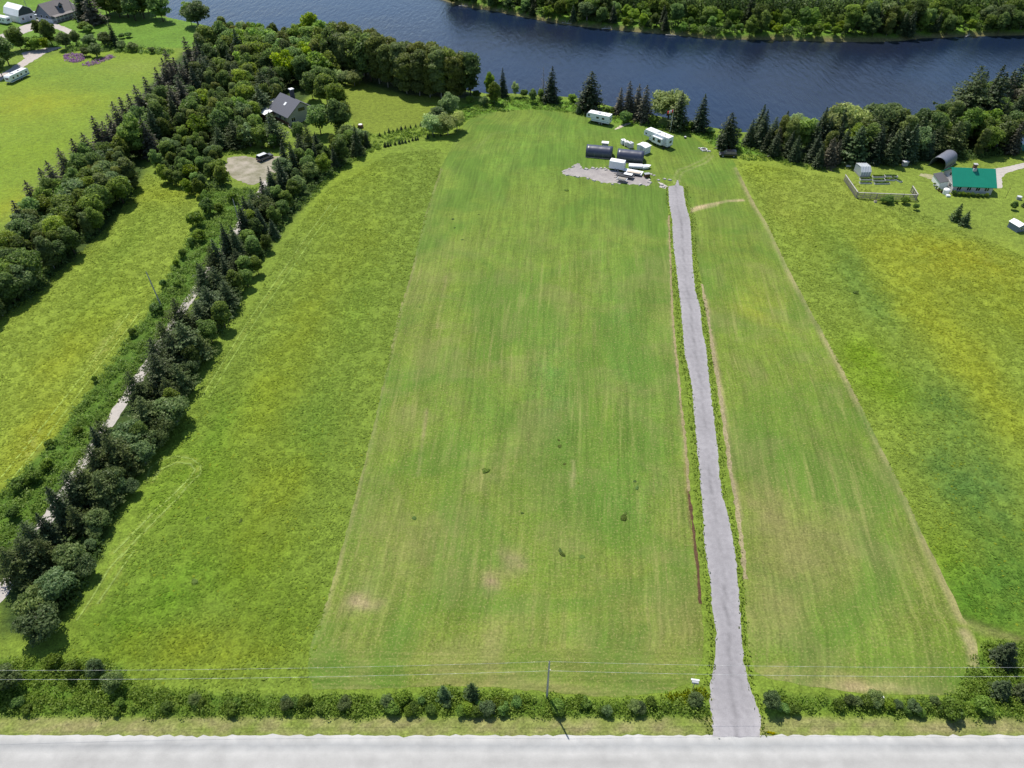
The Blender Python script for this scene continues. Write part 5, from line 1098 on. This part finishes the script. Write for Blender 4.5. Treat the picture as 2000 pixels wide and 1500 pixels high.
# green-roofed house
e, L, sl_, rs = gable_house('green_roofed_house', (1857,377.5), (1932,380.5), 10.3, 8.0, 2.5, 5.4, 'low house with a bright green metal roof on the right lawn', M('siding_pale_grey',(.50,.49,.48),.7,var=.05), greenroof, 'x', over=.55)
for r_o, s in ((rs[0],0),(rs[1],1)):
    m_ = MB(); n = 26
    for i in range(n+1):
        x = -.5+(L+1.0)*i/n; a0 = -.55; zq0 = 2.5-.55*sl_+.165; y1 = 4.0; z1 = 5.4+.165
        pts = [(x-.02,a0,zq0),(x+.02,a0,zq0),(x+.02,y1,z1),(x-.02,y1,z1)]
        if s: pts = [(a,8.0-b_,c) for a,b_,c in pts]
        up = [(a,b_,c+.045) for a,b_,c in pts]; m_.add(pts+up, [(0,1,2,3),(4,7,6,5),(0,4,5,1),(1,5,6,2),(2,6,7,3),(3,7,4,0)])
    m_.build('roof_seam', greenroof, e, kind='stuff')
m_ = MB(); m_.box(4.9,5.7,3.6,4.4,4.6,6.6); c = m_.build('chimney', brick, e); m_ = MB(); m_.box(4.8,5.8,3.5,4.5,6.603,6.75); m_.build('chimney_cap', concrete, c); m_ = MB(); m_.box(4.85,5.75,3.2,3.597,4.95,5.7); m_.build('flashing', lightgrey, c)
for x in (1.0,3.6,5.9,8.2): window(e, x, x+1.1, 1.0, 2.0, y=0, panes=2)
for y in (1.4,5.0): window(e, y, y+1.2, .9, 2.0, y=0, axis='y', side=-1, panes=2)
window(e, 3.5, 4.5, 3.2, 4.1, y=0, axis='y', side=-1); window(e, 3, 4.3, 1, 2, y=L, axis='y', side=1)
d_ = MB(); d_.box(-.05,-.003,2.9,3.8,.1,2.1); d_.build('door', white, e)
# lean-to / white porch on the gable side
m_ = MB(); m_.prism([(-2.6,0),(-.55,0),(-.55,2.4),(-2.6,1.9)], 2.2, 7.4, 'y'); m_.build('porch', white2, e); m_ = MB(); m_.prism([(-2.8,1.86),(-.56,2.44),(-.56,2.52),(-2.8,1.94)], 2.0, 7.6, 'y'); m_.build('porch_roof', dark, e)
def lidded_tank(px,py,r,h,label,mat):
    p = G(px,py); e = empty('round_tank', p); tag(e,label,'tank'); n = 14; m_ = MB(); m_.tube((0,0,0),(0,0,h*.75),r,n=n); m_.build('tank', mat, e, smooth=False)
    m_ = MB(); prof = [(r*1.02,h*.75),(r*.85,h*.9),(r*.45,h*.98),(.05,h)]; V = []; Fs = []
    for a,zq in prof: V += [(a*math.cos(6.283*i/n),a*math.sin(6.283*i/n),zq+.003) for i in range(n)]
    for j in range(3): Fs += [(j*n+i,j*n+(i+1)%n,(j+1)*n+(i+1)%n,(j+1)*n+i) for i in range(n)]
    Fs.append(tuple(range(3*n,4*n))); m_.add(V,Fs); m_.build('dome', mat, e, smooth=True)
lidded_tank(1829.5,356,.8,1.5,'white round tank left of the green-roofed house, the farther one',white)
lidded_tank(1846.5,378,.85,1.5,'white round tank at the near left corner of the green-roofed house',white)
p = G(1851,384); k_ = MB(); k_.box(-.5,.5,-.35,.35,0,.5); o = k_.build('white_chest', white, bevel=.05); o.location = p; tag(o,'small white chest in front of the green-roofed house corner','box')
for i,(px,py,c_) in enumerate([(1824,363,'white'),(1828,369,'p'),(1833,373,'g'),(1838,376,'p')]):
    p = G(px,py); e = empty('flower_pot', p); tag(e,'potted plant in the row left of the green-roofed house','flower pot',group='pots left of the green-roofed house'); k_ = MB(); k_.tube((0,0,0),(0,0,.4),.22,.3,10); k_.build('pot', [white,concrete,woodb,brick][i], e); cr = link('plant', PROTO['shrub'][i][1], e); cr.scale = (.3,.3,.25); cr.location=(0,0,.35)
# small white-roofed hen house at right
e = shed('small_shed', (1985,454.5), (2001,451.5), 2.3, 3.0, 1.6, 2.1, 'small grey shed with a bright white roof at the right picture edge', wall=bluegrey, ridge='y', door=False)
window(e, .7,1.5,.7,1.2,y=0)
p = G(1989,389); e = empty('barrel', p); tag(e,'grey barrel lying flat topped on the right lawn above the sapling','barrel'); k_ = MB(); k_.tube((0,0,0),(0,0,.75),.6,n=14); k_.build('drum', grey, e); k_ = MB(); k_.tube((0,0,.753),(0,0,.82),.63,n=14); k_.build('lid', lightgrey, e)
p = G(1963.5,387); e = empty('garden_pole', p); tag(e,'thin dark pole standing on the lawn right of the green-roofed house','pole'); k_ = MB(); k_.tube((0,0,0),(0,0,3.0),.05,.04,6); k_.build('post', woodb, e); k_ = MB(); k_.box(-.3,.3,-.03,.03,2.7,2.76); k_.build('crossbar', woodb, e)
p = G(1766,324); e = empty('beehive_box', p, .1); tag(e,'small grey box with a pale lid at the foot of the wood behind the garden','box'); k_ = MB(); k_.box(-.7,.7,-.5,.5,.1,1.3); k_.build('body', grey, e); k_ = MB(); k_.box(-.8,.8,-.6,.6,1.303,1.4); k_.build('lid', lightgrey, e)
p = G(1657,325); k_ = MB(); k_.box(-.7,.7,-.25,.25,.0,.45); o = k_.build('white_bench', white, bevel=.03); o.location = p; tag(o,'low white bench at the wood edge behind the greenhouse','bench')
# far blue-roofed building at right edge
e, L, sl_, rs = gable_house('garage', (1990,296), (2030,292), 7, 6, 2.6, 4.2, 'garage with a pale blue roof half hidden by trees at the right edge', M('green_siding',(.03,.16,.13),.6,var=.1), M('pale_blue_roof',(.55,.62,.7),.4), 'x')
# ---- greenhouse frame and vegetable garden
e, L = root('greenhouse', (1679,346.5), (1698.5,346), 'small white-framed greenhouse at the back of the vegetable garden', 'greenhouse'); L = 2.8; D = 4.2
k_ = MB(); k_.prism([(0,.5),(D,.5),(D,2.3),(1.2,2.6),(0,1.5)], .03, L-.03, 'x'); k_.build('cladding', M('milky_plastic',(.36,.40,.43),.25,spec=.6,var=.1), e)
for i in range(7): x = L*i/6; k_ = MB(); k_.tube((x,0,1.55),(x,1.2,2.66),.05,n=4); k_.tube((x,1.2,2.66),(x,D,2.36),.05,n=4); k_.build('rafter', white, e)
k_ = MB(); k_.box(0,L,0,D,0,.497); k_.build('base_wall', grey, e)
for i in range(5): x = L*i/4; k_ = MB(); k_.tube((x,-.03,.5),(x,-.03,1.5),.04,n=4); k_.build('stud', white, e)
def bed(px,py,rz,L_,W_,label,mat=white2,grp='raised garden beds'):
    p = G(px,py); e = empty('raised_bed', p, rz); tag(e,label,'garden bed',grp)
    for a in ((-L_/2,L_/2,-W_/2-.04,-W_/2),(-L_/2,L_/2,W_/2,W_/2+.04)): k_ = MB(); k_.box(a[0],a[1],a[2],a[3],0,.35); k_.build('side_board', mat, e)
    for a in (-L_/2-.04,L_/2): k_ = MB(); k_.box(a,a+.04,-W_/2-.04,W_/2+.04,0,.35); k_.build('end_board', mat, e)
    k_ = MB(); k_.box(-L_/2+.003,L_/2-.003,-W_/2+.003,W_/2-.003,0,.28); k_.build('soil', soil, e)
    for i in range(int(L_/.5)): cr = link('vegetable', RT.choice(PROTO['shrub'])[1], e); cr.scale=(.28,.28,.22); cr.location = (-L_/2+.3+i*.5, RT.uniform(-.1,.1), .2)
for px,py,rz,L_,W_,lb in [(1690,351,.0,3.0,.9,'white-edged bed right in front of the greenhouse, farther one'),(1690,358,.0,3.2,.9,'white-edged bed in front of the greenhouse, nearer one'),(1716,346,.0,3.4,.8,'back left bed right of the greenhouse'),(1740,345,-.1,3.4,.8,'back right bed of the vegetable garden'),(1716,353,.0,3.4,.8,'leafy middle left bed of the vegetable garden'),(1737,352,-.1,2.6,.8,'leafy middle right bed of the vegetable garden'),(1751,352,-1.1,3.2,.7,'slanting bed at the right end of the vegetable garden'),(1722,359,.05,4.2,.7,'nearest leafy bed of the vegetable garden')]:
    bed(px,py,rz,L_,W_,lb,M('bed_board_grey',(.60,.60,.60),.8,var=.2))
# fence: posts, rails and pickets, each run one thing
def fence(p1, p2, h, label, mat, npost, step, braces=False):
    a = G(*p1); b_ = G(*p2); d = b_-a; L_ = d.length; e = empty('garden_fence', a, math.atan2(d.y,d.x)); tag(e,label,'fence')
    pm = MB().box(-.06,.06,-.06,.06,0,h+.1).mesh('post',mat); 
    for i in range(npost+1): o = link('post', pm, e); o.location = (L_*i/npost,0,0)
    for z0 in (.25,h*.55): k_ = MB(); k_.box(0,L_,-.1,-.062,z0,z0+.1); k_.build('rail', mat, e)
    k_ = MB(); k_.box(-.05,L_+.05,-.16,.10,h+.003,h+.06); k_.build('top_rail', M('rail_wood',(.40,.38,.35),.8,var=.2), e)
    n = int(L_/step); sm_ = MB().box(-.06,.06,-.13,-.102,.1,h).mesh('picket',mat)
    for i in range(n): o = link('picket', sm_, e); o.location = ((i+.5)*L_/n,0,0)
    if braces:
        for i in range(npost+1): k_ = MB(); k_.tube((L_*i/npost,.05,h*.7),(L_*i/npost,1.1,0),.04,n=5); k_.build('brace', mat, e)
fence((1648,352.5),(1671.5,386.5),1.7,'left slanting run of the grey garden fence, with braces',woodg,6,.26)
fence((1672.5,387.5),(1787,392),1.7,'long front run of the grey garden fence',woodg,9,.26)
fence((1788.5,391.5),(1778,374.5),1.7,'short right-hand return of the grey garden fence',woodg,3,.26)
p = G(1709,395); e = empty('garden_pot', p); tag(e,'pale square pot outside the middle of the garden fence','pot'); k_ = MB(); k_.box(-.3,.3,-.3,.3,0,.5); k_.build('pot', woodp, e); k_ = MB(); k_.box(-.25,.25,-.25,.25,.503,.52); k_.build('soil', soil, e)
# ---- grey gabled house, left
e, L, sl_, rs = gable_house('grey_gabled_house', (566,246), (614,230), 10.2, 10.5, 2.9, 6.3, 'house with a dark grey gable roof and one skylight among the trees', siding, shing, 'y', over=.5)
window(e, L*.40, L*.62, 3.5, 4.4, y=0, panes=2, fmat=dark)
for x in (1.0,7.4): window(e, x, x+1.4, 1.0, 2.2, y=0, panes=2)
for y in (1.2,4.2,7.4): window(e, y, y+1.4, .9, 2.1, y=0, axis='y', side=-1, panes=2)
k_ = MB(); k_.box(-.08,-.003,.2,10.3,0,.95); k_.build('brick_base', brick, e)
k_ = MB(); x0 = L*.22; zq = 2.9+sl_*x0+.17; k_.add([(x0,4.6,zq),(x0+1.0,4.6,zq+sl_),(x0+1.0,5.5,zq+sl_),(x0,5.5,zq),(x0,4.6,zq+.12),(x0+1,4.6,zq+.12+sl_),(x0+1,5.5,zq+.12+sl_),(x0,5.5,zq+.12)],[(0,3,2,1),(4,5,6,7),(0,1,5,4),(1,2,6,5),(2,3,7,6),(3,0,4,7)]); k_.build('skylight', white, rs[0])
k_ = MB(); k_.box(L*.62,L*.62+1.1,6.3,7.4,5.0,8.0); c = k_.build('chimney', M('dark_stone',(.07,.07,.08),.8,var=.25,scale=6), e); k_ = MB(); k_.box(L*.62-.15,L*.62+1.25,6.15,7.55,8.003,8.2); k_.build('chimney_cap', white, c)
k_ = MB(); k_.box(-3.4,-.1,8.2,12.4,0,2.3); a = k_.build('annexe', brick, e); k_ = MB(); k_.prism([(-3.7,2.32),(-.55,2.72),(-.55,2.82),(-3.7,2.42)], 7.9, 12.7, 'y'); k_.build('annexe_roof', white, a)
k_ = MB(); k_.prism([(0,0),(.8,0),(.8,.1),(0,.1)], 0, 1, 'y')
e = shed('garden_shed', (517,228), (527,226), 2.6, 2.4, 2.0, 2.3, 'small white-roofed garden shed left of the grey gabled house', wall=white2)
e = shed('garden_shed', (490,241), (499,240), 2.0, 1.6, 1.6, 1.8, 'lower tiny white-topped shed left of the grey gabled house', wall=white2)
e = shed('white_gazebo', (535,213), (549,208.5), 3.2, 2.8, 2.3, 2.6, 'flat white canopy roof at the back left corner of the gabled house', cat='canopy', wall=woodb)
for i,(px,py) in enumerate([(560,238),(562,243),(566,250),(569,254)]):
    p = G(px,py); e = empty('patio_chair', p, i); tag(e,'pale patio chair along the brick side of the gabled house','chair',group='patio chairs by the gabled house'); k_ = MB(); k_.box(-.3,.3,-.3,.3,.4,.46); k_.build('seat', woodp, e); k_ = MB(); k_.box(-.3,.3,.26,.3,.463,1.0); k_.build('backrest', woodp, e)
    for a in (-.26,.22):
        for b_ in (-.26,.22): k_ = MB(); k_.box(a,a+.04,b_,b_+.04,0,.397); k_.build('leg', woodp, e)
p = G(704.5,249); e = empty('well_ring', p); tag(e,'round brown well with a white top at the edge of the oval lawn','well'); k_ = MB(); k_.tube((0,0,0),(0,0,.9),.85,n=18); k_.build('ring', woodb, e); k_ = MB(); k_.tube((0,0,.903),(0,0,1.05),.6,n=18); k_.build('cover', white, e)
# ---- far left farm
e, L = root('gambrel_barn', (42,46), (65.5,40), 'white barn with a gambrel roof and dark gable at the upper left edge', 'barn'); L = 6.8; D = 11
k_ = MB(); k_.prism([(0,0),(L,0),(L,2.9),(0,2.9)], 0, D, 'y'); k_.build('wall', sidingw, e)
k_ = MB(); k_.prism([(-.1,2.903),(L+.1,2.903),(L*.86,5.0),(L/2,6.3),(L*.14,5.0)], -.02, D-.02, 'y'); k_.build('gable', M('dark_green_gable',(.03,.055,.055),.6), e)
for sgn in (0,1):
    for q in ([(-.35,2.75),(L*.14-.05,5.08),(L*.14+.02,5.0),(-.2,2.75)],[(L*.14-.08,5.08),(L/2,6.45),(L/2,6.32),(L*.14,4.98)]):
        if sgn: q = [(L-a,b_) for a,b_ in q]
        q = q[::-1] if not sgn else q
        k_ = MB(); k_.prism(q, -.3, D+.3, 'y'); k_.build('roof', white, e)
window(e, 1.0,1.9,1.1,2.0,y=0); window(e,4.6,5.5,1.1,2.0,y=0); d_ = MB(); d_.box(2.6,4.0,-.06,-.003,.05,2.2); d_.build('door', lightgrey, e)
e, L, sl_, rs = gable_house('farmhouse', (104,45), (150,31), 13.0, 9.0, 3.0, 6.9, 'farmhouse with a brown-grey roof, dormer and dark porch at the top left', bluegrey, shing2, 'x', over=.5)
k_ = MB(); k_.box(-.06,L+.06,-.05,9.05,0,1.4); k_.build('lower_wall', sidingw, e)
k_ = MB(); k_.prism([(5.6,4.0),(7.8,4.0),(7.8,5.4),(6.7,6.4),(5.6,5.4)], .9, 4.0, 'y'); dm = k_.build('dormer', bluegrey, e)
k_ = MB(); k_.prism([(5.3,5.3),(6.7,6.55),(8.1,5.3),(8.1,5.42),(6.7,6.7),(5.3,5.42)], .6, 4.2, 'y'); k_.build('dormer_roof', shing2, dm); g = MB(); g.box(6.1,7.3,.86,.897,4.4,5.3); g.build('dormer_window', dkglass, dm)
k_ = MB(); k_.box(.5,L-.5,-2.2,-.05,0,.5); pc = k_.build('porch', woodg, e)
for i in range(7): x = .7+(L-1.4)*i/6; q = MB(); q.box(x-.07,x+.07,-2.15,-2.0,.503,2.5); q.build('post', white, pc)
k_ = MB(); k_.prism([(-2.5,2.45),(-.5,2.75),(-.5,2.86),(-2.5,2.56)], .2, L-.2, 'x'); k_.build('porch_roof', shing2, e)
for x in (1.5,4,8,10.5): window(e, x, x+1.2, 1.5, 2.5, y=0)
for y in (2,5.6): window(e, y, y+1.1, 1.6, 2.6, y=0, axis='y', side=-1)
e = shed('garden_shed', (137,22), (146,19.5), 3, 3, 2.2, 2.6, 'white-topped shed at the right end of the farmhouse', wall=white2)
# ---- poles and wires
def pole(px, py, h, label, top=None, mat=None, insul=True):
    p = G(px, py); e = empty('utility_pole', p); tag(e,label,'pole'); tp = Vector(top or (0,0,h)); k_ = MB(); k_.tube((0,0,-.2),tp,.15,.10,10); k_.build('post', mat or M('pole_wood',(.40,.38,.35),.85,var=.2), e); PLACED.append((p.x,p.y))
    if insul:
        k_ = MB(); k_.tube(tp,tp+Vector((0,0,.3)),.05,.06,6); k_.build('insulator', dark, e); k_ = MB(); k_.tube(tp+Vector((.22,0,-.9)),tp+Vector((.22,0,-.4)),.13,n=8) if False else k_.tube(tp+Vector((.14,0,-2.1)),tp+Vector((.14,0,-1.9)),.06,n=6); k_.build('bracket', steel, e)
    return e, p
pe, pp = pole(1068,1362,9.3,'grey wooden utility pole carrying two wires, standing in the roadside hedge')
pole(317,602,9.0,'weathered utility pole leaning left beside the scrub of the gravel lane',(-.6,.5,8.8))
pole(534,283,9.0,'utility pole at the back edge of the gravel parking lot')
pole(54,18,8,'dark pole standing behind the white gambrel barn')
pole(153,43,8,'pale leaning pole at the right end of the farmhouse',(-.5,0,8))
pole(471,446,8.0,'slim pole hidden among the spruces of the lane belt')
wm = M('wire_metal', (.62,.62,.60), .4, .3, var=0)
def wire(a, b_, sag, label, r_=.010):
    a = Vector(a); b_ = Vector(b_); n = 24; pts = []
    for i in range(n+1): t_ = i/n; q = a.lerp(b_, t_); q.z -= 4*sag*t_*(1-t_); pts.append(q)
    m_ = MB(); [m_.tube(pts[i], pts[i+1], r_, n=5) for i in range(n)]; o = m_.build('power_wire', wm, None, smooth=True); tag(o,label,'wire'); return o
Lp = Vector((pp.x-78, pp.y-1.0, 0)); Rp = Vector((pp.x+78, pp.y-.5, 0))
for q, lb in ((Lp,'next utility pole along the road, beyond the left side'),(Rp,'next utility pole along the road, beyond the right side')):
    e = empty('utility_pole', q); tag(e, lb, 'pole'); k_ = MB(); k_.tube((0,0,-.2),(0,0,9.3),.19,.12,10); k_.build('post', woodg, e)
zt, zl = 9.45, 7.15
wire(pp+Vector((0,0,zt)), Lp+Vector((0,0,zt)), .9, 'upper wire running left from the roadside pole'); wire(pp+Vector((0,0,zt)), Rp+Vector((0,0,zt)), .9, 'upper wire running right from the roadside pole')
wire(pp+Vector((.16,0,zl)), Lp+Vector((0,0,zl)), .9, 'lower wire running left from the roadside pole', .012); wire(pp+Vector((.16,0,zl)), Rp+Vector((0,0,zl)), .9, 'lower wire running right from the roadside pole', .012)
# birdhouse-like box on a post near the driveway
p = G(1353,1345); e = empty('post_box', p, -.15); tag(e,'grey box with a white lid on a thin post by the driveway mouth','box'); k_ = MB(); k_.tube((0,0,0),(0,0,1.7),.05,.05,6); k_.build('post', woodg, e)
k_ = MB(); k_.box(-.42,.42,-.22,.22,1.7,2.05); k_.build('box', grey, e, bevel=.03); k_ = MB(); k_.prism([(.08,2.053),(.26,2.053),(.26,2.15),(.08,2.10)], -.55, .5, 'x'); k_.build('lid', white, e)
p = G(1717,1370); k_ = MB(); k_.box(-.2,.2,-.15,.15,.9,1.25); o = k_.build('white_marker', white, bevel=.03); o.location = p; tag(o,'small white marker sticking out of the right roadside hedge','marker')
# driftwood and sandbars on the far shore
dwm = M('driftwood',(.45,.42,.38),.9,var=.2)
for i,(px,py) in enumerate([(978,22),(1107,47),(1112,46),(1185,57),(1310,70),(905,13),(1890,71)]):
    p = G(px,py,WZ+.1); e = empty('driftwood_log', p, RT.uniform(-.8,.8)); tag(e,'bleached driftwood log on the far river shore','log',group='driftwood on the far shore')
    k_ = MB(); k_.tube((-2.2,0,.2),(2.2,0,.35),.25,.12,7); k_.build('trunk', dwm, e)
    for a in (-1,.3,1.2): k_ = MB(); k_.tube((a,0,.3),(a+.5,RT.uniform(-.7,.7),1.3),.08,.03,5); k_.build('branch', dwm, e)
